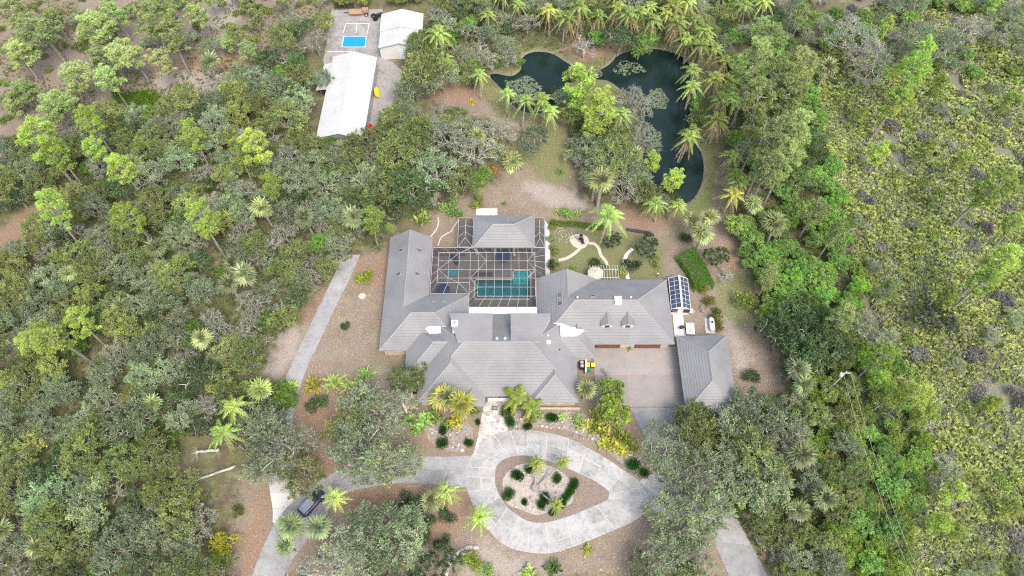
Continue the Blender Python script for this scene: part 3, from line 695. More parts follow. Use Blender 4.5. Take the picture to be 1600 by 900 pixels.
# ridge cupola, skylights, vents
xw = P(965.5,466,7.2)[0]
MB().box(xw-.62, xw+.62, jL[1]-.75, jL[1]+.6, jz-.6, jz+.32).obj('cupola', M_WHITE, house)
def on_roof(px_, py_, e, d, ze=HZ, it=12):
    z = ze+2
    for _ in range(it):
        p = P(px_, py_, z); z = rz(e, d, ze, p)
    return Vector((p[0], p[1], z))
def skylight(px_, py_, e, d, w=.9, h=1.2, m=None):
    c = on_roof(px_, py_, e, d); t = Vector((d[0], d[1], PITCHR)).normalized(); s = Vector((-d[1], d[0], 0)); n = s.cross(t); n = n if n.z > 0 else -n
    mb = MB()
    for u0, u1, v0, v1 in ((-w/2,w/2,-h/2,-h/2+.14),(-w/2,w/2,h/2-.14,h/2),(-w/2,-w/2+.14,-h/2+.14,h/2-.14),(w/2-.14,w/2,-h/2+.14,h/2-.14)):
        q = [c+s*a+t*b for a, b in ((u0,v0),(u1,v0),(u1,v1),(u0,v1))]
        mb.add([p-n*.05 for p in q]+[p+n*.19 for p in q], [(4,5,6,7),(0,1,5,4),(1,2,6,5),(2,3,7,6),(3,0,4,7)])
    o = mb.obj('skylight', M_ROOFCAP, house)
    q = [c+s*a+t*b+n*.15 for a, b in ((-w/2+.1,-h/2+.1),(w/2-.1,-h/2+.1),(w/2-.1,h/2-.1),(-w/2+.1,h/2-.1))]
    MB().add(q, [(0,1,2,3)]).obj('pane', m or M_SKYGLASS, o)
Z1 = lambda x, y: (580 + x/5.293, 320 + y/5.293)
Z3 = lambda x, y: (820 + x/3.6, 400 + y/3.6)
for q in ((250,378),(227,575)): skylight(*Z1(*q), (ax0,0), W)
for q in ((395,378),(380,575)): skylight(*Z1(*q), (ax1,0), E_)
for q in ((516,797),(606,797)): skylight(*Z1(*q), (0,by1), N_, .6, .6)
for q in ((198,222),(200,266)): skylight(*Z3(*q), (jx0,0), W, 1.1, 1.1)
skylight(*Z3(384,228), (0,jy1), N_, .75, .75, M_BLUEGLASS)
def vent(px_, py_, e, d, r=.14, h=.35, m=None):
    c = on_roof(px_, py_, e, d); MB().cyl(c-Vector((0,0,.2)), c+Vector((0,0,h)), r, n=10).lathe([(r*1.5,h-.02),(r*1.4,h+.08),(.001,h+.14)], c, 10).obj('roof_vent', m or M_WHITE, house)
for q in ((295,237),(596,237)): vent(*Z3(*q), (0,jy1), N_, .13)
vent(*Z3(134,487), (cx_1,0), E_, .30, .22); vent(*Z3(128,452), (cx_1,0), E_, .12, .4); vent(*Z3(197,530), (cx_1,0), E_, .07, .3, M_DARK)
for q in ((983,297),(1046,297)): vent(580+q[0]/5, 470+q[1]/5, (0,cy_1), N_, .17, .2)
vent(*Z1(1130,140), (0,80.73), N_, .08, .3, M_STEEL)
# walls under the eaves
wl_ = MB()
for x0, x1, y0, y1 in ((-22.5,-15.6,58,75.2),(-22.48,-8.3,52.75,62.8),(-17.7,-12,47.95,57),(-15.3,10.5,44.7,58.7),(-15.28,-5.05,43.3,50),(3.8,10.52,43.3,50),(9,13.75,51.3,58),(5.05,27.7,54.1,65.85)):
    wl_.box(x0, x1, y0, y1, -.2, HZ+.02)
wl_.add([(-22.5,75.2,HZ),(-15.6,75.2,HZ),(axm,75.2,zA-.25)], [(0,1,2)]).add([(5.05,66.1,HZ),(14.6,66.1,HZ),(kxm,66.1,kz-.25)], [(0,1,2)])
wl_.obj('wall', M_WALL, house)
st = MB(); st.box(3.7, 10.6, 43.12, 43.28, -.2, 1.1); st.obj('stone_wainscot', M_STONE, house)
def door(name, x0, x1, y, z1, m, rows=4):
    o = MB().box(x0, x1, y-.04, y+.05, .02, z1).obj(name, m, house)
    pn = (z1-.1)/rows
    for r in range(rows): MB().box(x0+.08, x1-.08, y-.075, y-.041, .06+r*pn, .06+(r+1)*pn-.05).obj('panel', m, o)
for a, b in ((397,537),(620,765)):
    door('garage_door', P(Z3(a,0)[0], 543, 1)[0], P(Z3(b,0)[0], 543, 1)[0], 54.02, 2.45, M_GARAGE)
door('roller_door', -21.9, -18.5, 52.66, 2.6, M_BEIGE, 3)
for x in (5.0, 7.2, 9.4): 
    o = MB().box(x-.6, x+.6, 43.2, 43.29, 1.2, 2.5).obj('window', M_GLASS, house)
fd = MB().box(-2.4, -.6, 44.6, 44.69, 0.05, 2.5).obj('front_door', M_DARKWOOD, house); MB().cyl((-1.4,44.55,1.1),(-1.4,44.55,1.4), .03).obj('handle', M_STEEL, fd)
MB().box(-4.2, 2.9, 43.0, 44.6, -.1, .12).obj('porch_floor', M_FLAG, house)
MB().box(-3.95, -.35, 42.95, 43.5, 2.6, 2.9).obj('entry_beam', M_GREYWOOD, house)
for o in [o for o in bpy.data.objects if o.parent == house]: o.matrix_parent_inverse = house.matrix_basis.inverted()

def keep(root):
    """children were built in world coordinates: keep them there under a root that stands at the thing's base"""
    inv = Matrix.LocRotScale(root.location, root.rotation_euler, None).inverted()
    for o in bpy.data.objects:
        if o.parent == root: o.matrix_parent_inverse = inv
# ------------------------------------------------------------------ detached hip-roofed pavilion right of the court
pav = empty('carport', (33.1,48,0), 0, 'detached carport under a grey hip roof at the edge of the motor court', 'carport')
hip(pav, 28.73, 37.5, 41.07, 55.0, HZ, 'y')
w = MB(); w.box(36.6,36.8,41.8,54.3,-.2,3.0).box(29.4,36.6,54.1,54.3,-.2,3.0); w.obj('wall', M_WALL, pav)
for y in (41.8, 46.2, 50.5): MB().box(29.35,29.75,y,y+.4,-.2,2.95).obj('post', M_WALL, pav)
MB().box(29.3,36.6,41.6,54.1,-.1,.08).obj('floor', M_DRIVE, pav)
keep(pav)
# pool house
gz = empty('pool_house', (-1.5,77,0), 0, 'grey hip roofed pool house with white posts inside the screened cage', 'pool house')
hip(gz, -7.3, 4.19, 73.29, 80.73, 3.2, 'x')
for q in ((745,398),(774,398),(803,396),(831,396)):
    x = P(*q, 0)[0]; MB().box(x-.22, x+.22, 73.7, 74.1, .1, 3.1).obj('post', M_WHITE, gz)
MB().box(-6.6,3.5,77.6,80.2,-.1,3.1).obj('wall', M_WALL, gz)
keep(gz)

# ------------------------------------------------------------------ pool deck, pool
def ring_deck(name, outer, hole, z, m):
    """flat deck laid as quads round a stepped pool hole"""
    xs_ = sorted({p[0] for p in outer+hole}); ys_ = sorted({p[1] for p in outer+hole}); mb = MB()
    def inside(poly, x, y):
        c = False
        for i in range(len(poly)):
            a = poly[i-1]; b = poly[i]
            if (a[1] > y) != (b[1] > y) and x < a[0]+(y-a[1])/(b[1]-a[1])*(b[0]-a[0]): c = not c
        return c
    for i in range(len(xs_)-1):
        for j in range(len(ys_)-1):
            mx_, my_ = (xs_[i]+xs_[i+1])/2, (ys_[j]+ys_[j+1])/2
            if inside(outer, mx_, my_) and not inside(hole, mx_, my_):
                mb.add([(xs_[i],ys_[j],z),(xs_[i+1],ys_[j],z),(xs_[i+1],ys_[j+1],z),(xs_[i],ys_[j+1],z)], [(0,1,2,3)])
    return tag(mb.obj(name, m), kind='structure')
cage_out = [(-15.0,63.3),(-7.8,63.3),(-7.8,60.5),(4.5,60.5),(4.5,66.3),(6.3,66.3),(6.3,80.4),(-10.3,80.4),(-10.3,73.5),(-15.0,73.5)]
ring_deck('pool_deck', cage_out, POOL, .11, M_PAVER)
pool = empty('swimming_pool', (PX0+4, PY0+2, 0), 0, 'teal L shaped swimming pool with steps under the screen cage', 'swimming pool')
mb = MB(); n = len(POOL)
for i in range(n):
    a = POOL[i-1]; b = POOL[i]; mb.add([(*a,.11),(*b,.11),(*b,-1.5),(*a,-1.5)], [(0,1,2,3)])
mb.add([(PX0,PY0,-1.5),(PX2+.25,PY0,-1.5),(PX2+.25,PY2,-1.5),(PX0,PY2,-1.5)], [(0,1,2,3)]).obj('basin', M_POOLTILE, pool)
for k in range(4):
    y = PY2-.65*(k+1); MB().box(PX1+.02, PX2+.22, y, y+.65 if k else PY2-.01, -1.48, -.15-.28*k).obj('step', mat('pale_step', (.20,.55,.56), .5, .1), pool)
wm = MB(); wz = .02
wm.add([(PX0+.01,PY0+.01,wz),(PX2+.24,PY0+.01,wz),(PX2+.24,PY1-.005,wz),(PX0+.01,PY1-.005,wz)], [(0,1,2,3)]).add([(PX1+.01,PY1-.005,wz),(PX2+.24,PY1-.005,wz),(PX2+.24,PY2-.01,wz),(PX1+.01,PY2-.01,wz)], [(0,1,2,3)])
wm.obj('water', M_POOLWATER, pool)
cp = MB(); 
for i in range(n):
    a = Vector(POOL[i-1]); b = Vector(POOL[i]); d = (b-a).normalized(); o_ = Vector((d.y,-d.x))*.14
    if abs((b-a).length) > .3: cp.bar((*(a+o_),.12), (*(b+o_),.12), .26, .06)
cp.obj('coping', M_PINKSAND, pool)
keep(pool)
spa = empty('spa', (*P(708,427),0), 0, 'small dim teal spa let into the paving beside the left wing', 'spa')
MB().box(-1.1,1.1,-.9,.9,.05,.35).obj('rim', M_PAVER, spa); MB().box(-.85,.85,-.65,.65,.2,.37).obj('water', M_POOLTILE, spa)

# ------------------------------------------------------------------ screen cage
cage = empty('screen_cage', (-4,67,0), 0, 'white framed insect screen cage over the pool terrace', 'screen enclosure')
ZE, ZT = 3.1, 4.15
def C5(x, y, z): return P(660 + x/5.295, 330 + y/5.295, z)
fr = MB(); pan = []
def beam(a, b, w=.11, h=.14): fr.bar(a, b, w*.62, h*.62)
xg = [C5(x, 411, ZT)[0] for x in (133,220,305,397,465,530,598,664,733,799,867,931)]
yg = [C5(500, y, ZT)[1] for y in (342,411,484,553,628,703)]
y590 = C5(200, 590, ZT)[1]
YS = yg[-1]; XW, XE = xg[0], xg[-1]
# flat top
for i, x in enumerate(xg):
    y_lo = y590 if i < 3 else (yg[4] if i == 3 else YS)
    beam((x, yg[0], ZT), (x, y_lo, ZT), .12 if i in (0, 11) else .08)
for j, y in enumerate(yg): beam((XW if j < 4 else xg[4], y, ZT), (XE, y, ZT), .12 if j in (0, 5) else .08)
beam((XW, y590, ZT), (xg[3], y590, ZT), .09)
for i in range(11):
    rows = list(zip(yg, yg[1:])) if i >= 4 else (list(zip(yg[:4], yg[1:4])) + ([(yg[3], y590)] if i < 3 else [(yg[3], yg[4])]))
    for y1_, y0_ in rows: pan.append([(xg[i],y0_,ZT+.01),(xg[i+1],y0_,ZT+.01),(xg[i+1],y1_,ZT+.01),(xg[i],y1_,ZT+.01)])
# sloping skirts: eave line and top line, sampled together
def skirt(E0, E1, T0, T1, k, wall=True, diag=False):
    E0, E1, T0, T1 = map(Vector, (E0, E1, T0, T1))
    beam(E0, E1, .12)
    for i in range(k+1):
        e = E0.lerp(E1, i/k); t = T0.lerp(T1, i/k)
        if (e-t).length > .1: beam(e, t, .08)
        if wall: beam((e.x,e.y,.1), e, .08)
        if i < k:
            e2 = E0.lerp(E1, (i+1)/k); t2 = T0.lerp(T1, (i+1)/k); pan.append([e, e2, t2, t])
            if wall: pan.append([(e.x,e.y,.1), (e2.x,e2.y,.1), e2, e])
    if wall: beam((E0.x,E0.y,1.1), (E1.x,E1.y,1.1), .05)
NW, SW, IN_, SW2, SE2 = (-14.85,73.4,ZE), (-14.85,63.4,ZE), (-7.78,63.4,ZE), (-7.72,60.65,ZE), (4.4,60.65,ZE)
NE, EE = (6.22,73.3,ZE), (6.22,66.9,ZE)
skirt(NW, (-8.9,73.4,ZE), (XW,yg[0],ZT), (xg[3],yg[0],ZT), 3, True)
skirt((-8.9,73.35,ZE), (4.3,73.3,ZE), (xg[3],yg[0],ZT), (XE,yg[0],ZT), 8, False)
skirt(SW, NW, (XW,y590,ZT), (XW,yg[0],ZT), 5, False)
skirt(SW, IN_, (XW,y590,ZT), (xg[3],y590,ZT), 3, False)
skirt(IN_, SW2, (xg[4],yg[4],ZT), (xg[4],YS,ZT), 2, False)
skirt(SW2, SE2, (xg[4],YS,ZT), (XE,YS,ZT), 7, False)
skirt(SE2, (4.4,66.6,ZE), (XE,YS,ZT), (XE,yg[3],ZT), 2, False)
skirt(EE, NE, (XE,yg[2],ZT), (XE,yg[0],ZT), 4, True)
skirt((4.4,66.6,ZE), EE, (XE,yg[3],ZT), (XE,yg[2],ZT), 1, False)
skirt(NE, (4.3,73.3,ZE), (XE,yg[0],ZT), (XE,yg[0],ZT), 1, False)
# diagonal braces of the flat top
def q5(x, y): return (*C5(x, y, ZT), ZT+.03)
for a, b in (((405,303),(300,350)),((300,350),(133,484)),((133,484),(213,553)),((213,553),(300,590)),((300,590),(390,690)),((405,303),(467,345)),((467,345),(530,411)),((530,411),(465,484)),((465,484),(397,553)),
             ((397,553),(455,628)),((931,345),(867,411)),((867,411),(931,484)),((931,484),(867,553)),((867,553),(931,500))): beam(q5(*a), q5(*b), .07)
# narrow gabled bays on both sides of the pool house
def bay(x0, x1, y0, y1, n_):
    xm = (x0+x1)/2; zt = ZE+.75; ya = y0+1.6; yb = y1-1.0
    beam((xm,ya,zt),(xm,yb,zt)); beam((x0,y0,ZE),(x0,y1,ZE)); beam((x1,y0,ZE),(x1,y1,ZE)); beam((x0,y1,ZE),(x1,y1,ZE)); beam((x0,y0,ZE),(x1,y0,ZE))
    for q in ((x0,y0),(x1,y0)): beam((*q,ZE),(xm,ya,zt),.07)
    for q in ((x0,y1),(x1,y1)): beam((*q,ZE),(xm,yb,zt),.07)
    pan.append([(x0,y0,ZE),(x1,y0,ZE),(xm,ya,zt)]); pan.append([(x0,y1,ZE),(x1,y1,ZE),(xm,yb,zt)])
    for i in range(n_):
        ys_ = [ya+(yb-ya)*i/n_, ya+(yb-ya)*(i+1)/n_]; yo = [y0+(y1-y0)*i/n_, y0+(y1-y0)*(i+1)/n_]
        for xo in (x0, x1):
            beam((xo,yo[1],ZE),(xm,ys_[1],zt),.07); pan.append([(xo,yo[0],ZE),(xo,yo[1],ZE),(xm,ys_[1],zt),(xm,ys_[0],zt)])
            beam((xo,yo[1],.1),(xo,yo[1],ZE),.07)
    for xo in ((x0,) if x0 < -5 else (x1,)): pan.append([(xo,y0,.1),(xo,y1,.1),(xo,y1,ZE),(xo,y0,ZE)])
bay(-10.25, -7.4, 73.5, 80.3, 3); bay(4.3, 6.2, 73.4, 80.2, 3)
fr.obj('frame', M_ALU, cage)
for q in pan: MB().add(q, [tuple(range(len(q)))]).obj('screen_panel', M_SCREEN, cage)
keep(cage)

# ------------------------------------------------------------------ vehicles and yard things
def loft(mb, secs, mi=0):
    """skin closed cross sections of equal size"""
    n = len(secs[0]); vs = [v for s in secs for v in s]
    fs = [(k*n+i, k*n+(i+1) % n, (k+1)*n+(i+1) % n, (k+1)*n+i) for k in range(len(secs)-1) for i in range(n)]
    fs += [tuple(range(n-1,-1,-1)), tuple(range((len(secs)-1)*n, len(secs)*n))]
    return mb.add(vs, fs, mi)
def sec(x, hw, z0, z1, r=.12):
    return [(x,-hw+r,z0),(x,hw-r,z0),(x,hw,z0+r),(x,hw,z1-r),(x,hw-r,z1),(x,-hw+r,z1),(x,-hw,z1-r),(x,-hw,z0+r)]
a = Vector(P(474,803)); b = Vector(P(503,772)); dv = b-a; car_c = (a+b)/2
car = empty('parked_car', (car_c.x, car_c.y, .08), math.atan2(dv.y, dv.x), 'dark parked car with its front door open beside a palm', 'car')
mb = MB(); loft(mb, [sec(-2.32,.72,.45,.95),sec(-2.2,.86,.30,1.02),sec(-1.6,.92,.25,1.04),sec(0,.93,.25,1.0),sec(1.1,.92,.25,.97),sec(1.8,.88,.26,.88),sec(2.25,.76,.32,.74),sec(2.34,.6,.42,.66)])
mb.obj('body', M_CARPAINT, car, True)
mb = MB(); loft(mb, [sec(-2.12,.70,.98,1.06),sec(-1.75,.74,1.0,1.40),sec(-.9,.76,1.0,1.50),sec(.1,.74,1.0,1.48),sec(.55,.70,1.0,1.34),sec(1.25,.66,.95,.99,.02)])
mb.obj('window_band', M_GLASS, car, True)
mb = MB(); loft(mb, [sec(-1.95,.60,1.36,1.40,.015),sec(-1.5,.68,1.46,1.50,.015),sec(-.8,.70,1.5,1.55,.02),sec(.1,.66,1.48,1.52,.015),sec(.3,.60,1.42,1.46,.015)])
mb.obj('roof', mat('sky_reflecting_roof', (.20,.235,.31), .25, .08, spec=.6), car)  # dark car's roof: sky reflection painted in as a lighter blue-grey
for y in (-.5,.5): MB().bar((-1.4,y,1.56),(-.1,y,1.55),.05).obj('roof_rail', M_STEEL, car)
for x in (-1.4,1.4):
    for y in (-.86,.86):
        wh = MB().cyl((x,y-.11,.33),(x,y+.11,.33),.33,n=16).obj('wheel', M_RUBBER, car)
        MB().cyl((x,y-.115 if y < 0 else y,.33),(x,y if y < 0 else y+.115,.33),.2,n=12).obj('rim', M_STEEL, wh)
for y in (-.66,.66):
    MB().box(-2.34,-2.22,y-.14,y+.14,.72,.98).obj('tail_light', mat('tail_red', (.35,.02,.03), .3, .1), car)
    MB().box(2.1,2.3,y-.12,y+.12,.58,.72).obj('headlight', mat('lamp_glass', (.6,.62,.65), .15, .1), car)
MB().box(-2.37,-2.3,-.6,.6,.45,.66).obj('rear_bumper', mat('maroon_paint', (.10,.015,.03), .3, .1), car)
dr_ = MB(); dr_.add([(.75,.93,.35),(.25,1.75,.35),(.25,1.75,.98),(.75,.93,.98),(.3,1.62,1.38),(.7,.95,1.35),(.68,.89,.35),(.18,1.70,.35),(.18,1.70,.98),(.68,.89,.98),(.25,1.58,1.38),(.65,.92,1.35)],
    [(0,1,2,3),(3,2,4,5),(7,6,9,8),(8,9,11,10),(1,7,8,2),(2,8,10,4),(6,0,3,9),(9,3,5,11),(4,10,11,5),(0,6,7,1)]).obj('open_door', M_CARPAINT, car)
MB().box(.62,.8,-1.1,-.9,.95,1.1).obj('mirror', M_DARK, car)

def bin_(px_, py_, m, label, lidm):
    x, y = P(px_, py_, .5); r = empty('wheelie_bin', (x, y, .1), 0, label, 'bin', 'wheelie bins by the side wall')
    loft(MB(), [[(-.24,-.26,.08),(.24,-.26,.08),(.24,.26,.08),(-.24,.26,.08)],[(-.33,-.36,.98),(.33,-.36,.98),(.33,.36,.98),(-.33,.36,.98)]]).obj('bin_body', m, r)
    MB().add([(-.36,-.42,.98),(.36,-.42,.98),(.36,.38,.98),(-.36,.38,.98),(-.34,-.38,1.04),(.34,-.38,1.04),(.30,.3,1.10),(-.30,.3,1.10)],[(3,2,1,0),(4,5,6,7),(0,1,5,4),(1,2,6,5),(2,3,7,6),(3,0,4,7)]).obj('lid', lidm, r)
    for s in (-.24,.24): MB().cyl((s-.03,.34,.1),(s+.03,.34,.1),.1,n=10).obj('wheel', M_RUBBER, r)
bin_(917.8,571.5, M_GREENP, 'yellow lidded wheelie bin nearest the house side wall', M_YELLOW)
bin_(926.2,571.8, M_GREENP, 'yellow lidded wheelie bin on the court side of its twin', M_YELLOW)
bin_(918.8,578.2, M_GREENP, 'all green wheelie bin in front of the yellow lidded pair', M_GREENP)
def ac_unit(px_, py_, label, grp, dark=True):
    x, y = P(px_, py_, .6); r = empty('air_conditioner', (x, y, .05), 0, label, 'air conditioner', grp)
    MB().box(-.42,.42,-.42,.42,0,.85).obj('casing', M_DARK if dark else M_STEEL, r)
    MB().cyl((0,0,.852),(0,0,.90),.33,n=16).obj('fan_guard', mat('fan_grey', (.30,.31,.33), .5, .2), r)
    MB().cyl((0,0,.901),(0,0,.93),.10,n=10).obj('motor_cap', M_WHITE, r)
ac_unit(909,567, 'dark air conditioner beside the bins, the upper of its pair', 'air conditioners by the bins')
ac_unit(909.5,572.5, 'dark air conditioner beside the bins, the lower of its pair', 'air conditioners by the bins')
ac_unit(649.5,600, 'dark air conditioner on the west side slab, farther from the front', 'air conditioners on the west side')
ac_unit(649,610.5, 'dark air conditioner on the west side slab, nearer the front', 'air conditioners on the west side')
def wall_run(name, label, a, b, w, h, m, cat='wall', capm=None):
    r = empty(name, ((a[0]+b[0])/2, (a[1]+b[1])/2, 0), 0, label, cat)
    MB().bar((*a,h/2),(*b,h/2), w, h).obj('masonry', m, r); MB().bar((*a,h+.04),(*b,h+.04), w+.08, .08).obj('coping', capm or M_WHITE, r); keep(r)
Z65 = lambda x, y: P(840 + x/6, 490 + y/6)
wall_run('side_wall', 'white low wall screening the air conditioners from the bins', Z65(447,432), Z65(447,570), .18, 1.1, M_WHITE)
wall_run('planter_wall', 'tan stone planter wall along the front under the right hip', P(832,640), P(906,640), .3, .5, M_STONE, capm=M_STONE)
wall_run('garden_wall', 'low white wall slanting out from the west side slab', P(628,628), P(637,647), .25, .6, M_WHITE)
wall_run('brick_step', 'red brick step at the front of the west side slab', P(634,630), P(651,631), 1.2, .25, M_BRICK, 'step', M_BRICK)

# umbrellas
def umbrella(name, loc, r, h, m, label, n=8, zb=.1):
    o = empty(name, (*loc, zb), .3, label, 'umbrella', 'patio umbrellas')
    vs = [(0,0,h+.55)] + [(r*math.cos(2*math.pi*i/n), r*math.sin(2*math.pi*i/n), h) for i in range(n)] + [(r*math.cos(2*math.pi*i/n), r*math.sin(2*math.pi*i/n), h-.16) for i in range(n)]
    MB().add(vs, [(0,1+i,1+(i+1) % n) for i in range(n)] + [(1+i,1+n+i,1+n+(i+1) % n,1+(i+1) % n) for i in range(n)]).obj('canopy', m, o)
    MB().cyl((0,0,0),(0,0,h+.62),.03,n=8).obj('pole', M_STEEL, o); MB().cyl((0,0,0),(0,0,.1),.35,n=12).obj('base', M_DARK, o)
    rb = MB()
    for i in range(n): rb.bar((0,0,h+.5),(r*math.cos(2*math.pi*i/n)*.98, r*math.sin(2*math.pi*i/n)*.98, h-.03),.025)
    rb.obj('rib', M_STEEL, o)
umbrella('patio_umbrella', P(787,400,2.2), 1.35, 2.1, M_NAVY, 'navy patio umbrella in front of the pool house posts')
umbrella('patio_umbrella', P(693,452,2.2), 1.25, 2.1, M_NAVY, 'navy patio umbrella in the cage corner by the two small skylights')
umbrella('patio_umbrella', P(930.5,427,2.3), 1.55, 2.3, M_TAN, 'faded tan umbrella standing under the garden pergola', zb=0)
def table(loc, label, r=.6):
    o = empty('patio_table', (*loc,.11), 0, label, 'table'); MB().cyl((0,0,.68),(0,0,.72),r,n=16).obj('top', M_DARK, o)
    MB().cyl((0,0,0),(0,0,.68),.05).obj('stem', M_DARK, o); MB().cyl((0,0,0),(0,0,.04),.3).obj('foot', M_DARK, o)
table(P(712,408,.5), 'small dark round table on the pool paving near the left wing', .5)
def chair(loc, rz_, label, grp, m=None, z=.11, name='patio_chair'):
    o = empty(name, (*loc, z), rz_, label, 'chair', grp); m = m or M_DARK
    MB().box(-.26,.26,-.26,.26,.40,.45).obj('seat', m, o); MB().add([(-.26,.24,.45),(.26,.24,.45),(.26,.36,.95),(-.26,.36,.95),(-.26,.29,.45),(.26,.29,.45),(.26,.41,.95),(-.26,.41,.95)],[(0,1,2,3),(5,4,7,6),(0,3,7,4),(1,5,6,2),(3,2,6,7)]).obj('backrest', m, o)
    for x in (-.22,.22):
        for y in (-.22,.22): MB().box(x-.02,x+.02,y-.02,y+.02,0,.40).obj('leg', m, o)
for i, (q, l) in enumerate((((706,404),'west'),((712,401),'north'),((713,412),'south'))): chair(P(*q,.4), i*2.1, f'dark chair on the {l} side of the small round pool table', 'chairs at the small pool table')
bnch = empty('pool_bench', (*P(754,429.5,.3),.11), 0, 'long dark bench with a pale seat edge at the pool end', 'bench')
for k in range(3): MB().box(-1.9,1.9,-.35+k*.26,-.35+k*.26+.2,.40,.45).obj('slat', M_DARKWOOD, bnch)
for x in (-1.6,0,1.6): MB().box(x-.05,x+.05,-.33,.33,0,.40).obj('leg', M_DARKWOOD, bnch)
pl_ = empty('floor_lamp', (*P(803.5,400,1),.11), 0, 'white globe lamp on a post before the pool house', 'lamp')
MB().cyl((0,0,0),(0,0,1.1),.05).obj('post', M_WHITE, pl_); MB().lathe([(.001,1.05),(.2,1.15),(.26,1.3),(.2,1.45),(.001,1.52)], n=12).obj('globe', M_WHITE, pl_, True)

# pergola
pg = empty('pergola', (*P(942,428),0), 0, 'weathered grey pergola of open slats behind the garage', 'pergola')
xa, xb, ya, yb = P(920,419,2.4)[0], P(966,419,2.4)[0], 66.9, P(940,418,2.4)[1]
for x in (xa+.2, (xa+xb)/2, xb-.2):
    for y in (yb-.35,): MB().box(x-.07,x+.07,y-.07,y+.07,-.1,2.2).obj('post', M_GREYWOOD, pg)
for y in (ya+.4, yb-.35): MB().box(xa,xb,y-.05,y+.05,2.2,2.38).obj('beam', M_GREYWOOD, pg)
k = 0; x = xa+.2
while x < xb:
    MB().box(x-.035,x+.035,ya-.1,yb+.45,2.385,2.50).obj('slat', M_GREYWOOD, pg); x += .52
keep(pg)
# fire pit and its chairs, round stone rings
fp = empty('fire_pit', (*Z8(455,275),.06), 0, 'small grey fire pit in the middle of the round patio', 'fire pit')
for i in range(12):
    t = i*math.pi/6; MB().box(-.14,.14,-.09,.09,0,.3).obj('stone', M_DARKROCK, fp).matrix_local = Matrix.Translation((math.cos(t)*.55, math.sin(t)*.55, 0)) @ Matrix.Rotation(t+math.pi/2, 4, 'Z')
MB().cyl((0,0,0),(0,0,.08),.45).obj('ash_bed', M_DARK, fp)
for q, l, m, rr in (((485,330),'black chair with arms on the lower edge of the round patio',M_DARK,.4),((408,255),'grey chair on the upper left of the round patio',M_STEEL,2.2),((465,238),'small black chair on the upper edge of the round patio',M_DARK,3.2)):
    chair(Z8(*q), rr, l, 'chairs round the fire pit', m, .06, 'garden_chair')
lab = empty('stone_ring', (*Z8(243,220),0), 0, 'rings of small stones laid in the garden corner by the hedge', 'stone circle')
rr_ = random.Random(4); stone_me = []
for k in range(4):
    t = MB(); t.lathe([(.001,0),(.13,.02),(.12,.1),(.05,.15),(.001,.16)], n=7); stone_me.append(t.mesh('stone', M_ROCK if k % 2 else M_DARKROCK))
for R_, cnt in ((1.75,34),(1.15,22),(.5,9)):
    for i in range(cnt):
        t = 2*math.pi*i/cnt; o = link('stone', rr_.choice(stone_me), lab, (R_*math.cos(t), R_*math.sin(t), 0)); s = rr_.uniform(.7,1.2); o.scale = (s, s*.8, s); o.rotation_euler = (0,0,rr_.uniform(0,6))
fn = empty('garden_fence', (*P(997,365),0), 0, 'short dark picket fence between the two glossy garden trees', 'fence')
f0, f1 = Vector(P(978,361)), Vector(P(1016,367))
for h in (.35,.95): MB().bar((*f0,h),(*f1,h),.05,.08).obj('rail', M_DARKWOOD, fn)
for i in range(26):
    p = f0.lerp(f1, i/25); MB().box(p.x-.06,p.x+.06,p.y-.02,p.y+.02,0,1.1).obj('picket', M_DARKWOOD, fn)
keep(fn)
lp = empty('path_lamp', (*Z8(1408,742),0), 0, 'small white lamp on a dark post at the corner of the lawn behind the garage', 'lamp')
MB().cyl((0,0,0),(0,0,1.2),.05).obj('post', M_DARK, lp); MB().lathe([(.001,1.15),(.16,1.2),(.18,1.35),(.001,1.48)], n=10).obj('globe', M_WHITE, lp, True)

# greenhouse
gh_ = empty('greenhouse', (30.6,64,0), math.radians(-2.0), 'small greenhouse with blue grey panes and a white ridge beside the garage', 'greenhouse')
gw, gl, ge, gr = 1.75, 3.25, 2.1, 3.05
f = MB()
for s in (-1,1):
    f.bar((s*gw,-gl,ge),(s*gw,gl,ge),.08); f.bar((s*gw,-gl,.1),(s*gw,gl,.1),.08)
    for e in (-gl,gl): f.bar((s*gw,e,0),(s*gw,e,ge),.09); f.bar((s*gw,e,ge),(0,e,gr),.09)
    for k in range(1,7):
        y = -gl+2*gl*k/7; f.bar((s*gw,y,ge),(0,y,gr),.05); f.bar((s*gw,y,0),(s*gw,y,ge),.05)
    f.bar((s*gw/2,-gl,(ge+gr)/2),(s*gw/2,gl,(ge+gr)/2),.05)
f.obj('frame', M_WHITE, gh_)
MB().bar((0,-gl-.1,gr+.05),(0,gl+.1,gr+.05),.34,.1).obj('ridge_vent', M_WHITE, gh_)
for s in (-1,1):
    for k in range(7):
        y0, y1 = -gl+2*gl*k/7+.03, -gl+2*gl*(k+1)/7-.03
        for u0, u1 in ((.03,.49),(.51,.9)):
            q = [(s*gw*(1-u), y, ge+(gr-ge)*u+.005) for u, y in ((u0,y0),(u1,y0),(u1,y1),(u0,y1))]
            MB().add(q, [(0,1,2,3) if s < 0 else (3,2,1,0)]).obj('roof_pane', M_BLUEGLASS, gh_)
        MB().box(s*gw-.01,s*gw+.01,y0,y1,.1,ge-.05).obj('side_pane', M_BLUEGLASS, gh_)
for s in (-1,1):
    MB().box(min(s*.55,s*1.65),max(s*.55,s*1.65),-gl-.03,-gl+.03,.9,1.95).obj('end_window', M_GLASS, gh_); MB().box(min(s*.55,s*1.7),max(s*.55,s*1.7),-gl-.02,-gl+.02,0,.88).obj('end_panel', M_WHITE, gh_)
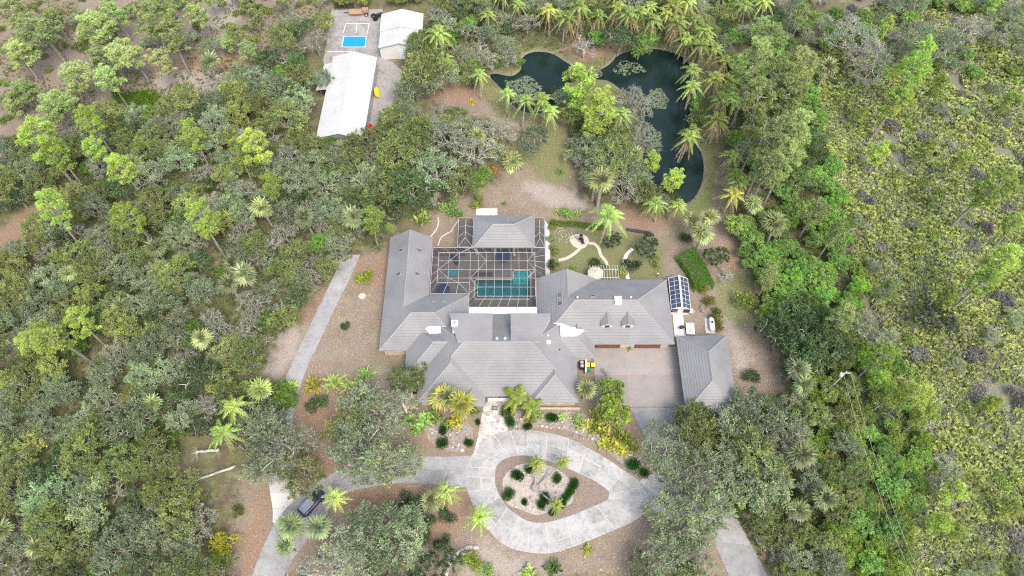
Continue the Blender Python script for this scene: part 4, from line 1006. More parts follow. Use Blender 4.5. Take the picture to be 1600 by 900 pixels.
MB().box(-.5,.5,-gl-.04,-gl+.02,.02,2.0).obj('door', M_WHITE, gh_); MB().add([(-gw,-gl+.02,ge),(gw,-gl+.02,ge),(0,-gl+.02,gr)],[(0,1,2)]).obj('gable_panel', M_WHITE, gh_)
# things on and beside the slab
gr_ = empty('gas_grill', (*P(1064.5,513,.5),.07), .3, 'small black grill on the white slab beside the garage', 'grill')
MB().box(-.45,.45,-.25,.25,.75,.95).obj('cook_box', M_DARK, gr_); MB().lathe([(.42,.95),(.36,1.15),(.001,1.22)], n=4).obj('lid', M_DARK, gr_)
for x in (-.38,.38):
    for y in (-.2,.2): MB().cyl((x,y,0),(x,y,.75),.025,n=6).obj('leg', M_DARK, gr_)
wt = empty('work_sink', (*P(1078.5,513.5,.8),0), math.radians(-3), 'white work table with a dark tap beside the slab', 'work table')
MB().box(-.75,.75,-1.15,1.15,.78,.86).obj('top', M_WHITE, wt)
for x in (-.68,.68):
    for y in (-1.05,1.05): MB().box(x-.04,x+.04,y-.04,y+.04,0,.78).obj('leg', M_STEEL, wt)
MB().bar((-.2,-.7,.88),(.35,-.1,.9),.06).obj('tap', M_DARK, wt); MB().cyl((.05,.7,.86),(.05,.7,.9),.1).obj('plug', M_DARK, wt)
tk = empty('gas_tank', (*P(1111,507,.6),0), math.radians(-3), 'white horizontal gas tank on its pale slab by the hedge', 'gas tank')
MB().box(-.95,.75,-1.5,1.5,-.1,.12).obj('slab', M_DRIVE2, tk)
tb = MB(); prof = [(.001,-1.4),(.3,-1.34),(.48,-1.15),(.52,-.95),(.52,.95),(.48,1.15),(.3,1.34),(.001,1.4)]
n_ = 14; vs = [(r*math.cos(2*math.pi*i/n_)+.1, z, .72+r*math.sin(2*math.pi*i/n_)) for r, z in prof for i in range(n_)]
tb.add(vs, [(k*n_+(i+1) % n_, k*n_+i, (k+1)*n_+i, (k+1)*n_+(i+1) % n_) for k in range(len(prof)-1) for i in range(n_)]).obj('tank', M_WHITE, tk, True)
MB().lathe([(.2,1.2),(.19,1.38),(.001,1.42)], (.1,.15,0), 10).obj('dome', M_DARK, tk)
for y in (-.8,.8): MB().box(-.3,.5,y-.08,y+.08,.12,.4).obj('saddle', M_STEEL, tk)
wb = empty('white_tub', (*P(1081,485.5,.4),0), .3, 'small white tub lying by the greenhouse door', 'tub')
MB().lathe([(.4,0),(.5,.35),(.46,.36),(.38,.05),(.001,.05)], n=12).obj('shell', M_WHITE, wb)

# ------------------------------------------------------------------ outbuildings at the back
def gable_building(name, label, loc, rot, w, l, ze, zr, cat, roofm, wallm, ridge_y=True, seams=None):
    o = empty(name, (*loc,0), rot, label, cat)
    MB().add([(-w/2+.2,-l/2+.3,-.2),(w/2-.2,-l/2+.3,-.2),(w/2-.2,l/2-.3,-.2),(-w/2+.2,l/2-.3,-.2),(-w/2+.2,-l/2+.3,ze-.05),(w/2-.2,-l/2+.3,ze-.05),(w/2-.2,l/2-.3,ze-.05),(-w/2+.2,l/2-.3,ze-.05),(0,-l/2+.3,zr-.1),(0,l/2-.3,zr-.1)],
             [(0,1,5,8,4),(1,2,6,5),(2,3,7,9,6),(3,0,4,7)]).obj('wall', wallm, o)
    for s in (-1,1):
        mb = MB(); k = seams or 1
        mb.add([(s*w/2,-l/2,ze),(0,-l/2,zr),(0,l/2,zr),(s*w/2,l/2,ze),(s*w/2,-l/2,ze-.1),(0,-l/2,zr-.1),(0,l/2,zr-.1),(s*w/2,l/2,ze-.1)],[(0,1,2,3),(7,6,5,4),(0,4,5,1),(2,6,7,3),(0,3,7,4)])
        for i in range(1, k):
            y = -l/2+l*i/k; mb.bar((s*w/2,y,ze+.02),(s*.02,y,zr+.02),.05,.05)
        mb.obj('roof_slope', roofm, o)
    MB().bar((0,-l/2,zr+.02),(0,l/2,zr+.02),.35,.06).obj('ridge_cap', roofm, o); return o
p0, p1, p2, p3 = (Vector(P(*q,3.4)) for q in ((521,88),(589,89.5),(568,216),(493,217)))
bc = (p0+p1+p2+p3)/4; brot = math.atan2((p0+p1-p2-p3).y, (p0+p1-p2-p3).x)-math.pi/2
bw, bl = ((p1-p0).length+(p2-p3).length)/2, ((p0-p3).length+(p1-p2).length)/2
barn = gable_building('white_barn', 'long white roofed barn with coloured boards along its wall', bc, brot, bw, bl, 3.4, 4.9, 'barn', M_WHITEROOF, M_STEEL, seams=9)
# lean-to on its left
MB().add([(-bw/2+.1,2.5,2.9),(-bw/2+.1,bl/2-1.2,2.9),(-bw/2-2.0,bl/2-1.6,2.4),(-bw/2-2.6,2.6,2.4),(-bw/2+.1,2.5,2.8),(-bw/2+.1,bl/2-1.2,2.8),(-bw/2-2.0,bl/2-1.6,2.3),(-bw/2-2.6,2.6,2.3)],
    [(0,1,2,3),(7,6,5,4),(3,2,6,7),(0,3,7,4),(1,5,6,2)]).obj('lean_to_roof', M_WHITEROOF, barn)
for y in (3,bl/2-2): MB().box(-bw/2-1.9,-bw/2-1.75,y,y+.15,-.1,2.4).obj('post', M_STEEL, barn)
for y0, y1, m, l in ((2.6,5.2,M_YELLOW,'yellow long board leaning on the white barn wall'),(-8.6,-5.6,M_RED,'red long board leaning on the white barn wall'),(-11.2,-9.0,M_BLUEB,'blue long board leaning on the white barn wall')):
    r = empty('long_board', (0,0,0), 0, l, 'board', 'coloured boards along the barn wall'); r.location = Matrix.LocRotScale(barn.location, barn.rotation_euler, None) @ Vector((bw/2+.5,(y0+y1)/2,0)); r.rotation_euler = barn.rotation_euler
    L_ = (y1-y0)/2; secs = []
    for u, hw in ((-1,.1),(-.8,.5),(-.4,.8),(.3,.8),(.75,.55),(1,.12)):
        secs.append([(.35-.45*(.9-hw),L_*u,.9-hw),(.42-.45*(.9-hw),L_*u,.9-hw),(.42-.45*(.9+hw),L_*u,.9+hw),(.35-.45*(.9+hw),L_*u,.9+hw)])
    loft(MB(), secs).obj('deck', m, r)
q0, q1, q2, q3 = (Vector(P(*q,3.4)) for q in ((597.5,23),(660.5,23.5),(658,74),(590.5,76)))
sc_ = (q0+q1+q2+q3)/4; srot = math.atan2((q0+q1-q2-q3).y, (q0+q1-q2-q3).x)-math.pi/2
sw_, sl_ = ((q1-q0).length+(q2-q3).length)/2, ((q0-q3).length+(q1-q2).length)/2
shed_ = gable_building('white_shed', 'white two step roofed garage shed with a pale roller door', sc_, srot, sw_, sl_, 3.4, 4.7, 'shed', M_WHITEROOF, M_WHITE, seams=7)
for s in (-1,1):
    MB().add([(s*(sw_/2+.12),-.2,3.55),(0,-.2,4.92),(0,sl_/2+.2,4.92),(s*(sw_/2+.12),sl_/2+.2,3.55),(s*(sw_/2+.12),-.2,3.40),(0,-.2,4.77)],[(0,1,2,3),(0,4,5,1)]).obj('upper_roof', M_WHITEROOF, shed_)
dd = MB().box(-.4,2.9,-sl_/2+.22,-sl_/2+.28,0,2.7).obj('roller_door', mat('pale_blue_door', (.62,.68,.72), .5, .05), shed_)
for k in range(5): MB().box(-.34,2.84,-sl_/2+.19,-sl_/2+.215,.05+k*.53,.05+k*.53+.49).obj('panel', bpy.data.materials['pale_blue_door'], dd)
tr_ = MB()
for s in (-1,1): tr_.bar((s*sw_/2,-sl_/2+.02,3.32),(0,-sl_/2+.02,4.62),.06,.16)
tr_.obj('barge_board', M_STEEL, shed_)
# blue mat on the pad
mt_ = empty('blue_mat', (*P(553.5,65),.05), 0, 'bright blue rectangle edged in white on the concrete pad', 'court mat')
b4 = PW([(536.5,57),(573,57),(571,73.5),(533.5,73.5)], .1)
MB().prism(b4, .05, .09).obj('white_edge', M_WHITE, mt_); c4 = Vector((sum(p[0] for p in b4)/4, sum(p[1] for p in b4)/4))
MB().prism([tuple(c4+(Vector(p)-c4)*.93) for p in b4], .09, .12).obj('blue_field', M_BLUEMAT, mt_); keep(mt_)
for q, l in (((538,53),'upper left'),((573,53),'upper right'),((533,77),'lower left'),((570,77),'lower right')): pass
ln = empty('pad_marking', (*P(548,55),.05), 0, 'thin white court lines painted on the concrete pad', 'marking')
for a_, b_ in (((541,37),(536,52)),((558,37),(556,52)),((577,37),(574,52)),((541,37),(577,37)),((511,81),(550,81))):
    p_, q_ = Vector(P(*a_)), Vector(P(*b_)); d_ = (q_-p_).normalized(); s_ = Vector((-d_.y,d_.x))*.07
    MB().prism([tuple(p_+s_),tuple(q_+s_),tuple(q_-s_),tuple(p_-s_)], .0505, .056).obj('line', M_SLABWHITE, ln)
keep(ln)
rf = empty('rail_fence', (*P(540,13),0), 0, 'black rail fence at the back of the concrete pad', 'fence')
r0_, r1_ = Vector(P(524,14)), Vector(P(554,14))
for h in (.5,1.0,1.5): MB().bar((*r0_,h),(*r1_,h),.06,.18).obj('rail', M_DARK, rf)
for i in range(5):
    p = r0_.lerp(r1_, i/4); MB().box(p.x-.08,p.x+.08,p.y-.08,p.y+.08,-.1,1.7).obj('post', M_DARKWOOD, rf)
keep(rf)
tr = empty('farm_trailer', (*P(563,19,.5),.05), .05, 'faded orange flat trailer with a black wheel by the rail fence', 'trailer')
MB().box(-2.6,.6,-.9,.9,.55,.75).obj('bed', M_ORANGE, tr); MB().box(.6,2.0,-.6,.6,.5,1.4).obj('box', M_ORANGE, tr); MB().bar((-2.6,0,.6),(-3.8,0,.5),.1).obj('drawbar', M_DARK, tr)
for y in (-1.0,1.0):
    w_ = MB().cyl((1.5,y-.13,.45),(1.5,y+.13,.45),.45,n=14).obj('wheel', M_RUBBER, tr); MB().cyl((1.5,y-.14,.45),(1.5,y+.14,.45),.22,n=10).obj('rim', M_WHITE, w_)
tc = empty('small_tractor', (*P(590,26,.5),.05), .5, 'dark small tractor parked at the white shed corner', 'tractor')
MB().box(-.35,1.3,-.32,.32,.55,1.1).obj('hood', M_DARK, tc); MB().box(-1.1,-.35,-.45,.45,.5,.8).obj('rear_body', M_STEEL, tc); MB().box(-.9,-.45,-.25,.25,.8,1.3).obj('seat', M_DARK, tc)
for x, r in ((-.8,.6),(1.0,.38)):
    for y in (-.62,.62): MB().cyl((x,y-.14,r),(x,y+.14,r),r,n=14).obj('wheel', M_RUBBER, tc)
MB().cyl((-.3,0,1.1),(-.38,0,1.4),.03).obj('steering_column', M_DARK, tc)

# utility pole with wires
up = empty('utility_pole', (*P(1291,612),0), 0, 'grey utility pole with a white transformer can among shrubs', 'utility pole')
MB().cyl((0,0,-.2),(0,0,8.6),.16,.11,n=10).obj('pole', M_GREYWOOD, up); MB().box(-.9,.9,-.06,.06,8.0,8.15).obj('crossarm', M_GREYWOOD, up)
MB().lathe([(.001,6.9),(.28,6.95),(.28,7.7),(.2,7.85),(.001,7.9)], (-.45,-.1,0), 12).obj('transformer', M_WHITE, up, True)
for x in (-.8,.8): MB().cyl((x,0,8.15),(x,0,8.4),.06,n=8).obj('insulator', M_WHITE, up)
keepers = []
for dx_ in (-.45,.8):
    pts = []
    for i in range(13):
        t = i/12; pts.append((dx_+3.0*t+2*t*t, -40*t, 8.3-5*t*(1-t)-1.5*t))
    wr = MB()
    for i in range(12): wr.bar(pts[i], pts[i+1], .022)
    wr.obj('wire', M_FASCIA, up)
# fallen trunks
def log(a_, b_, r, label, z0=.5, z1=.4):
    p_ = Vector((*P(*a_,z0), z0)); q_ = Vector((*P(*b_,z1), z1)); o = empty('fallen_trunk', (*((p_+q_)/2).xy,0), 0, label, 'fallen trunk', 'fallen palm trunks')
    nm = NM(); k = 9; rng = np.random.default_rng(int(a_[0]))
    pts = np.array([list(p_.lerp(q_, i/(k-1))) for i in range(k)]) + rng.normal(0,.05,(k,3)); nm.tube(pts, np.linspace(r, r*.6, k), 7)
    for i in range(10):
        d = rdirs(rng,1)[0]; d[2] = abs(d[2])*.4; nm.tube([pts[-1], pts[-1]+d*.8, pts[-1]+d*rng.uniform(1,1.9)], [.06,.04,.02], 4, .9)
    link('trunk', nm.mesh('trunk', M_TWIG), o); keep(o)
log((367,729),(293,755), .24, 'long pale fallen trunk pointing at the drive fork', .9, .5)
log((342,703),(308,706), .28, 'short pale fallen trunk under a shaggy dead crown', 1.8, 1.2)
log((334,869),(250,893), .2, 'pale fallen trunk in the wood near the bottom edge', .8, .5)
for i, (q, l, s) in enumerate((((1165,806),'grey flat boulder beside the exit drive',.9),((1186,807),'small pale rock beside the exit drive',.4),((566,463),'weathered grey stump on the mulch left of the house',.7),((285+437,703),'white rock at the rim of the west gravel bed',.35))):
    nm = MB(); nm.lathe([(.001,-.2),(.95,-.1),(1.0,.25),(.7,.5),(.3,.6),(.001,.58)], n=9)
    rg = random.Random(i); nm.v = [(x*rg.uniform(.85,1.15)*s, y*rg.uniform(.8,1.1)*s, z*s) for x, y, z in nm.v]
    tag(nm.obj('boulder', M_ROCK if i != 0 else M_DARKROCK, loc=(*P(*q),0)), l, 'rock', 'rocks in the yard')
# stone border bottom centre
rb = empty('rock_border', (*P(708,860),0), 0, 'curved border of dark rocks round the bottom planting bed', 'border')
for q in smooth_line(PW([(698,897),(703,880),(712,868),(720,860),(732,856),(745,856)]), 4):
    o = link('rock', rr_.choice(stone_me), rb, (q[0], q[1], 0)); s = rr_.uniform(2.0,3.2); o.scale = (s,s,s); o.rotation_euler = (0,0,rr_.uniform(0,6))
keep(rb)
# fountain in the pond
fo = empty('fountain', (*P(1028,240,-.3),-.4), 0, 'small fountain spraying a thin jet in the pond', 'fountain')
MB().cyl((0,0,0),(0,0,.15),.3).obj('float', M_DARK, fo)
rng = np.random.default_rng(2); nm = NM(); k = 420
t = rng.random(k); d = rng.uniform(0,2*math.pi,k); v = rng.uniform(.2,1.0,k)
C = np.stack([np.cos(d)*v*t*1.6, np.sin(d)*v*t*1.6, 4.2*t*(1.25-t)+.1], 1); nm.cards(C, rdirs(rng,k), rdirs(rng,k), .07, .05, 1.0)
link('spray', nm.mesh('spray', M_WHITE), fo)

for (q, w_, l_, lb) in (((773,637.5),.95,.7,'dark rectangular mat on the flagstones before the front step'),((771,625),1.0,.6,'dark half round mat at the front door')):
    x, y = P(*q, .1); o = empty('door_mat', (x, y, .09 if l_ > .65 else .125), 0, lb, 'door mat')
    MB().box(-w_/2,w_/2,-l_/2,l_/2,0,.03).obj('mat_edge', M_DARK, o); MB().box(-w_/2+.1,w_/2-.1,-l_/2+.1,l_/2-.1,.03,.036).obj('mat_field', M_DARKROCK, o)

# ------------------------------------------------------------------ vegetation: models of each kind
def leaf_puffs(nm, rng, centers, radii, per, L, W, up=.45, out=.7, rnd=.75, flat=.75, shell=.45):
    for c, r in zip(centers, radii):
        k = max(8, int(per*(r**2)))
        d = rdirs(rng, k); d[:, 2] = np.where(d[:, 2] < -.35, -d[:, 2], d[:, 2])
        rr = r*(shell+(1-shell)*rng.random(k)**.6)[:, None]
        pos_ = c + d*rr*np.array([1, 1, flat])
        t = unit(d*out + rdirs(rng, k)*rnd + np.array([0, 0, up])); b = unit(np.cross(t, rdirs(rng, k)))
        tint = rng.uniform(.78, 1.2)*rng.uniform(.75, 1.25, k)
        nm.cards(pos_, t, b, L*rng.uniform(.7, 1.3, k), W*rng.uniform(.7, 1.3, k), tint)
def leaf_sprays(nm, rng, centers, radii, per, L, W, up=.35, fork=None, flat=.85):
    """leaves set along branchlets that fan out of each bough end"""
    for c, r in zip(centers, radii):
        ns = max(5, int(11*r)); k = max(6, int(per*r*r/ns)); T = rng.uniform(.72, 1.25); o = unit(c-fork) if fork is not None else np.array([0,0,1.0])
        for _ in range(ns):
            d = unit(rdirs(rng,1)[0]*.95+o*.55+np.array([0,0,up])); l = r*rng.uniform(.8,1.35); bend = rng.normal(0,.18,3)
            u = rng.random(k)**.75*.85+.15
            P_ = c+(d*(l*u)[:,None]+bend*(u*u)[:,None]*l)*np.array([1,1,flat])+rng.normal(0,1,(k,3))*(.10+.10*np.sin(u*3.0))[:,None]*min(1.3,r)
            t = unit(d*.8+rdirs(rng,k)*.75+np.array([0,0,.2])); b = unit(np.cross(t, rdirs(rng,k)))
            nm.cards(P_, t, b, L*rng.uniform(.7,1.3,k), W*rng.uniform(.7,1.3,k), T*rng.uniform(.85,1.15)*rng.uniform(.8,1.2,k))
def oak_model(seed, R=4.0, H=7.2, puffs=30, per=170, L=.42, W=.17, twigs=7, pr=(.75, 1.35), dense=1.0, up=.45, spray=True):
    rng = np.random.default_rng(seed); tr, lf, tw = NM(), NM(), NM()
    ph = rng.uniform(0, 6.28, 3)
    cs, rs = [], []
    tries = 0
    while len(cs) < puffs and tries < 4000:
        tries += 1
        d = rdirs(rng, 1)[0]; d[2] = abs(d[2])*1.0-.12
        az = math.atan2(d[1], d[0]); lob = 1+.22*math.sin(2*az+ph[0])+.16*math.sin(3*az+ph[1])+.1*math.sin(5*az+ph[2])
        f = rng.uniform(.35, 1.0)**.6
        r = rng.uniform(*pr)*(1.1-.25*f)
        c = np.array([d[0]*(R-r*.8)*f*lob, d[1]*(R-r*.8)*f*lob, H*.60+d[2]*f*H*.34])
        if all(np.linalg.norm((c-q)*np.array([1,1,.8])) > .62*(r+s)*dense for q, s in zip(cs, rs)): cs.append(c); rs.append(r)
    fork = np.array([rng.uniform(-.3,.3), rng.uniform(-.3,.3), H*.3])
    tr.tube([[0,0,-.3],[fork[0]*.5,fork[1]*.5,H*.15],fork], [.34,.26,.22], 7)
    k = 6; sect = {}
    for c, r in zip(cs, rs): sect.setdefault(int((math.atan2(c[1],c[0])+math.pi)/(2*math.pi)*k) % k, []).append((c, r))
    for s, lst in sect.items():
        m = np.mean([c for c, r in lst], 0); mid = fork+(m-fork)*.55+np.array([0,0,.3])+rng.normal(0,.2,3)
        tr.tube([fork, (fork+mid)/2+rng.normal(0,.15,3), mid, m-np.array([0,0,.4])], [.18,.14,.10,.07], 5)
        for c, r in lst:
            j = mid+(m-mid)*rng.random(); q = (j+c)/2+rng.normal(0,.25,3)
            tw.tube([j, q, c], [.07,.05,.03], 4)
            for _ in range(twigs):
                d = unit(rdirs(rng,1)[0]+np.array([0,0,.35])+unit(c-fork)*.5); e = c+d*r*rng.uniform(.8,1.12)*np.array([1,1,.85]); mm = (c+e)/2+rng.normal(0,.12,3)
                tw.tube([c, mm, e], [.035,.026,.014], 3, rng.uniform(.8,1.15))
    if spray: leaf_sprays(lf, rng, cs, rs, per, L, W, .35, fork)
    else: leaf_puffs(lf, rng, cs, rs, per, L, W, up)
    return [('trunk', tr.mesh('trunk', M_BARK, True)), ('branches', tw.mesh('branches', M_TWIG)), ('crown', lf.mesh('crown', M_LEAF))]
def pine_model(seed, H=15.0, R=3.2, base=.5, nb=20, tuft=.56, lean=.6, tufts=(4,7), per=46):
    rng = np.random.default_rng(seed); tr, lf, tw = NM(), NM(), NM()
    lx, ly = rng.normal(0, lean, 2)
    ax = lambda u: np.array([lx*u*u, ly*u*u, H*u])
    us = np.linspace(0, .97, 7); tr.tube([ax(u)-np.array([0,0,.3 if u == 0 else 0]) for u in us], np.linspace(.26,.06,7), 6)
    cs = []
    for i in range(nb):
        u = base+(1-base)*((i+.5)/nb)+rng.uniform(-.02,.02); v = max(0.0, (u-base)/(1-base))
        l = R*(.45+.9*v-1.05*v**2.2)*rng.uniform(.65,1.15); az = i*2.4+rng.uniform(-.5,.5)
        a = ax(min(u,.97)); e = a+np.array([math.cos(az)*l, math.sin(az)*l, l*rng.uniform(.1,.4)])
        tw.tube([a, (a+e)/2-np.array([0,0,.12]), e], [.07,.05,.03], 4)
        for _ in range(rng.integers(*tufts)):
            cs.append(e+rng.normal(0,1,3)*np.array([.55,.55,.28])*max(.6,l/R*1.1)+np.array([0,0,.15])-(e-a)*rng.uniform(0,.3))
    cs.append(ax(1.0)); cs.append(ax(.97)+rng.normal(0,.3,3))
    for c in cs:
        r = tuft*rng.uniform(.75,1.25); d = rdirs(rng, per); d[:,2] = np.where(d[:,2] < -.3, -d[:,2], d[:,2]); d = unit(d)
        b = unit(np.cross(d, rdirs(rng, per)))
        lf.cards(c+d*r*.62, d, b, r*.95, .13, rng.uniform(.85,1.15)*rng.uniform(.8,1.2,per))
    return [('trunk', tr.mesh('trunk', M_BARK, True)), ('branches', tw.mesh('branches', M_TWIG)), ('crown', lf.mesh('crown', M_NEEDLE))]
def fan(nm, rng, c, d, size, nseg, w, tint, droop=.35):
    """one fan leaf: segments spread round the end of its stalk"""
    d = unit(d); s = unit(np.cross(d, np.array([0,0,1.0])+rng.normal(0,.05,3))); n = unit(np.cross(s, d))
    a = np.linspace(-1.75, 1.75, nseg); t = np.cos(a)[:,None]*d+np.sin(a)[:,None]*s-np.array([0,0,1.0])*droop*(.3+.7*np.abs(np.sin(a)))[:,None]+n*.12
    t = unit(t); L = size*(.72+.28*np.cos(a)); C = c+t*L[:,None]*.5
    nm.cards(C, t, unit(np.cross(t, n)), L, w, tint*rng.uniform(.85,1.15,nseg))
def sabal_model(seed, H=5.0, R=2.1, leaves=30, trunk=True, dead=9):
    rng = np.random.default_rng(seed); tr, lf, dl = NM(), NM(), NM(); top = np.array([rng.normal(0,.2), rng.normal(0,.2), H])
    if trunk: tr.tube([[0,0,-.3],[top[0]*.4,top[1]*.4,H*.5],top], [.26,.22,.2], 7)
    for i in range(leaves):
        el = math.radians(88-112*((i+.5)/leaves)**.8+rng.uniform(-9,9)); az = i*2.399+rng.uniform(-.3,.3)
        d = np.array([math.cos(az)*math.cos(el), math.sin(az)*math.cos(el), math.sin(el)]); pl = R*rng.uniform(.22,.46); c = top+d*pl
        tr.tube([top, c], [.03,.02], 3, 1.1)
        fan(lf, rng, c, unit(d+rdirs(rng,1)[0]*.2-np.array([0,0,.1])), R*rng.uniform(.5,.7), 9, .27*R/2.1, rng.uniform(.55,1.4), rng.uniform(.35,.95))
    for i in range(dead):
        az = rng.uniform(0,6.28); d = np.array([math.cos(az)*.7, math.sin(az)*.7, -.75]); fan(dl, rng, top+d*.8, d, R*.5, 8, .12, rng.uniform(.8,1.3), .6)
    out = [('trunk', tr.mesh('trunk', M_PALMBARK, True)), ('fronds', lf.mesh('fronds', M_FROND))]
    if dead: out.append(('dead_fronds', dl.mesh('dead_fronds', M_DEADLEAF)))
    return out
def queen_model(seed, H=7.0, R=3.0, fronds=17, w=.085, nl=20, ll=.62, dead=2, lean=.5, stiff=.0, at=None):
    rng = np.random.default_rng(seed); tr, lf, dl = NM(), NM(), NM(); top = np.array([rng.normal(0,lean), rng.normal(0,lean), H]) if at is None else np.array(at, float)
    tr.tube([[0,0,-.3],[top[0]*(.3 if at is None else .62),top[1]*(.3 if at is None else .62),top[2]*.5],top], [.2,.15,.13], 7)
    for i in range(fronds+dead):
        isd = i >= fronds; el = math.radians(78-75*(i+.5)/fronds+rng.uniform(-8,8)) if not isd else -.9; az = i*2.399+rng.uniform(-.25,.25)
        d = np.array([math.cos(az)*math.cos(el), math.sin(az)*math.cos(el), math.sin(el)]); L = R*rng.uniform(.95,1.2)
        u = np.linspace(0,1,nl); g = (.55+.25*math.cos(el)-stiff)*L
        rach = top+d*L*u[:,None]-np.array([0,0,1.0])*(g*u**2.1)[:,None]
        (dl if isd else lf).tube(rach[::3], np.linspace(.04,.015,len(rach[::3])), 3, 1.15)
        tang = unit(np.gradient(rach, axis=0)); side = unit(np.cross(tang, np.array([0,0,1.0])))
        T = rng.uniform(.8,1.2)*(1.1 if el > .5 else .95)
        for s in (-1,1):
            ln = ll*R/3*(np.sin(np.pi*(u*.86+.1))**.6)*rng.uniform(.9,1.1,nl); t = unit(side*s*.8+tang*.55-np.array([0,0,.42])+rng.normal(0,.12,(nl,3)))
            (dl if isd else lf).cards(rach+t*ln[:,None]*.5, t, unit(np.cross(t, side*.4+np.array([0,0,1.0]))), ln, w*R/3*1.7, T*rng.uniform(.85,1.15,nl))
    out = [('trunk', tr.mesh('trunk', M_PALMBARK, True)), ('fronds', lf.mesh('fronds', M_FROND))]
    if dead: out.append(('dead_fronds', dl.mesh('dead_fronds', M_DEADLEAF)))
    return out
def bush_model(seed, R=1.0, H=1.1, puffs=12, per=330, L=.22, W=.11, tight=False, up=.4):
    """radius about one metre; scaled to need"""
    rng = np.random.default_rng(seed); lf, st = NM(), NM(); cs, rs = [], []
    for i in range(puffs):
        d = rdirs(rng,1)[0]; d[2] = abs(d[2]); f = rng.uniform(.2,1)**.5*(.45 if tight else .68)
        cs.append(np.array([d[0]*R*f, d[1]*R*f, H*.42+d[2]*H*.38*f])); rs.append(R*(rng.uniform(.5,.6) if tight else rng.uniform(.28,.46)))
        st.tube([[0,0,-.1], cs[-1]], [.04,.015], 3)
    leaf_puffs(lf, rng, cs, rs, per, L, W, up, .8 if tight else .6, .5 if tight else .8, .85)
    return [('stems', st.mesh('stems', M_BARK)), ('foliage', lf.mesh('foliage', M_LEAF))]
def strap_model(seed, n=46, L=1.0, w=.2, nseg=3):
    """clump of long arching blades"""
    rng = np.random.default_rng(seed); lf = NM(); st = NM(); st.tube([[0,0,-.1],[0,0,.25]], [.12,.06], 5)
    for i in range(n):
        az = i*2.399; el = math.radians(rng.uniform(15,80)); d = np.array([math.cos(az)*math.cos(el), math.sin(az)*math.cos(el), math.sin(el)]); o = rng.normal(0,.18,3)*np.array([1,1,.3]); l = L*rng.uniform(.75,1.15)
        m = o+d*l*.5; e = o+d*l*.9-np.array([0,0,.28*l*math.cos(el)]); t1 = unit(m-o); t2 = unit(e-m); T = rng.uniform(.7,1.3)
        s = unit(np.cross(d, np.array([0,0,1.0]))+1e-3)
        lf.quads(np.array([[o-s*w*.15, m-s*w*.5, m+s*w*.5, o+s*w*.15],[m-s*w*.5, e, e, m+s*w*.5]]), np.array([T, T*1.1]))
    return [('stems', st.mesh('stems', M_BARK)), ('foliage', lf.mesh('foliage', M_FROND))]
def bare_model(seed, R=3.0, H=5.0, dep=4):
    rng = np.random.default_rng(seed); tr = NM(); tw = NM()
    def go(p, d, l, r, k):
        e = p+d*l; m = (p+e)/2+rng.normal(0,.07*l,3); (tr if k >= dep-1 else tw).tube([p, m, e], [r, r*.85, r*.65], 5 if k > 1 else 3, rng.uniform(.85,1.2))
        if k == 0: return
        for _ in range(rng.integers(3,5) if k < dep else 5): go(e+(p-e)*rng.uniform(0,.35), unit(d+rdirs(rng,1)[0]*.95+np.array([0,0,.05])), l*rng.uniform(.55,.85), r*.6, k-1)
    go(np.array([0,0,-.2]), unit(np.array([rng.normal(0,.15), rng.normal(0,.15), 1])), H*.32, .16, dep)
    return [('trunk', tr.mesh('trunk', M_TWIG)), ('branches', tw.mesh('branches', M_TWIG))]

# kind: (models, radius of the model, height of its crown, category)
KIND = {}
def reg(k, models, R, zc, cat): KIND[k] = (models, R, zc, cat)
reg('oak', [oak_model(s, puffs=28, per=210, L=.38, W=.18, twigs=5, pr=(.8,1.5)) for s in range(11, 18)], 4.0, 5.4, 'oak tree')
reg('thin_oak', [oak_model(s, puffs=26, per=150, twigs=8, L=.36, W=.15, pr=(.8,1.5)) for s in range(21, 27)], 4.0, 5.4, 'oak tree')
reg('bare_oak', [oak_model(s, puffs=26, per=62, twigs=17, L=.34, W=.13) for s in range(31, 34)], 4.0, 5.4, 'oak tree')
reg('dense_tree', [oak_model(s, puffs=34, per=200, twigs=2, L=.36, W=.2, pr=(.6,1.2)) for s in range(41, 45)], 4.0, 5.4, 'tree')
reg('lush_tree', [oak_model(s, R=3.2, H=5.0, puffs=38, per=210, twigs=1, L=.50, W=.24, pr=(.5,.95), up=.2, spray=False) for s in range(51, 55)], 3.2, 3.8, 'tree')
reg('pine', [pine_model(s) for s in range(61, 66)], 3.0, 11.6, 'pine tree')
reg('young_pine', [pine_model(s, H=8.5, R=2.2, base=.35, nb=16, tuft=.5, lean=.3) for s in range(71, 74)], 2.1, 6.2, 'pine tree')
reg('sabal_palm', [sabal_model(s) for s in range(81, 85)], 2.1, 5.0, 'palm tree')
reg('low_palm', [sabal_model(s, H=.7, R=2.0, leaves=40, trunk=False, dead=3) for s in range(91, 93)], 2.0, .9, 'palm')
reg('queen_palm', [queen_model(s) for s in range(101, 106)], 3.0, 7.0, 'palm tree')
reg('shaggy_palm', [queen_model(s, fronds=15, dead=7, w=.1) for s in range(111, 114)], 3.0, 7.0, 'palm tree')
reg('broad_palm', [queen_model(s, H=4.2, R=2.6, fronds=9, w=.24, nl=18, ll=.85, dead=1, lean=.2, stiff=.15) for s in range(121, 123)], 2.6, 4.4, 'palm tree')
reg('date_palm', [queen_model(s, H=3.0, R=1.7, fronds=26, w=.1, nl=16, ll=.55, dead=3, lean=1.0, stiff=.1) for s in range(131, 134)], 1.7, 3.1, 'palm tree')
reg('shrub', [bush_model(s) for s in range(141, 145)], 1.0, .6, 'shrub')
reg('topiary', [bush_model(s, puffs=14, per=420, L=.13, W=.08, tight=True) for s in range(151, 153)], 1.0, .6, 'shrub')
reg('tuft_plant', [strap_model(s) for s in range(161, 164)], 1.0, .4, 'plant')
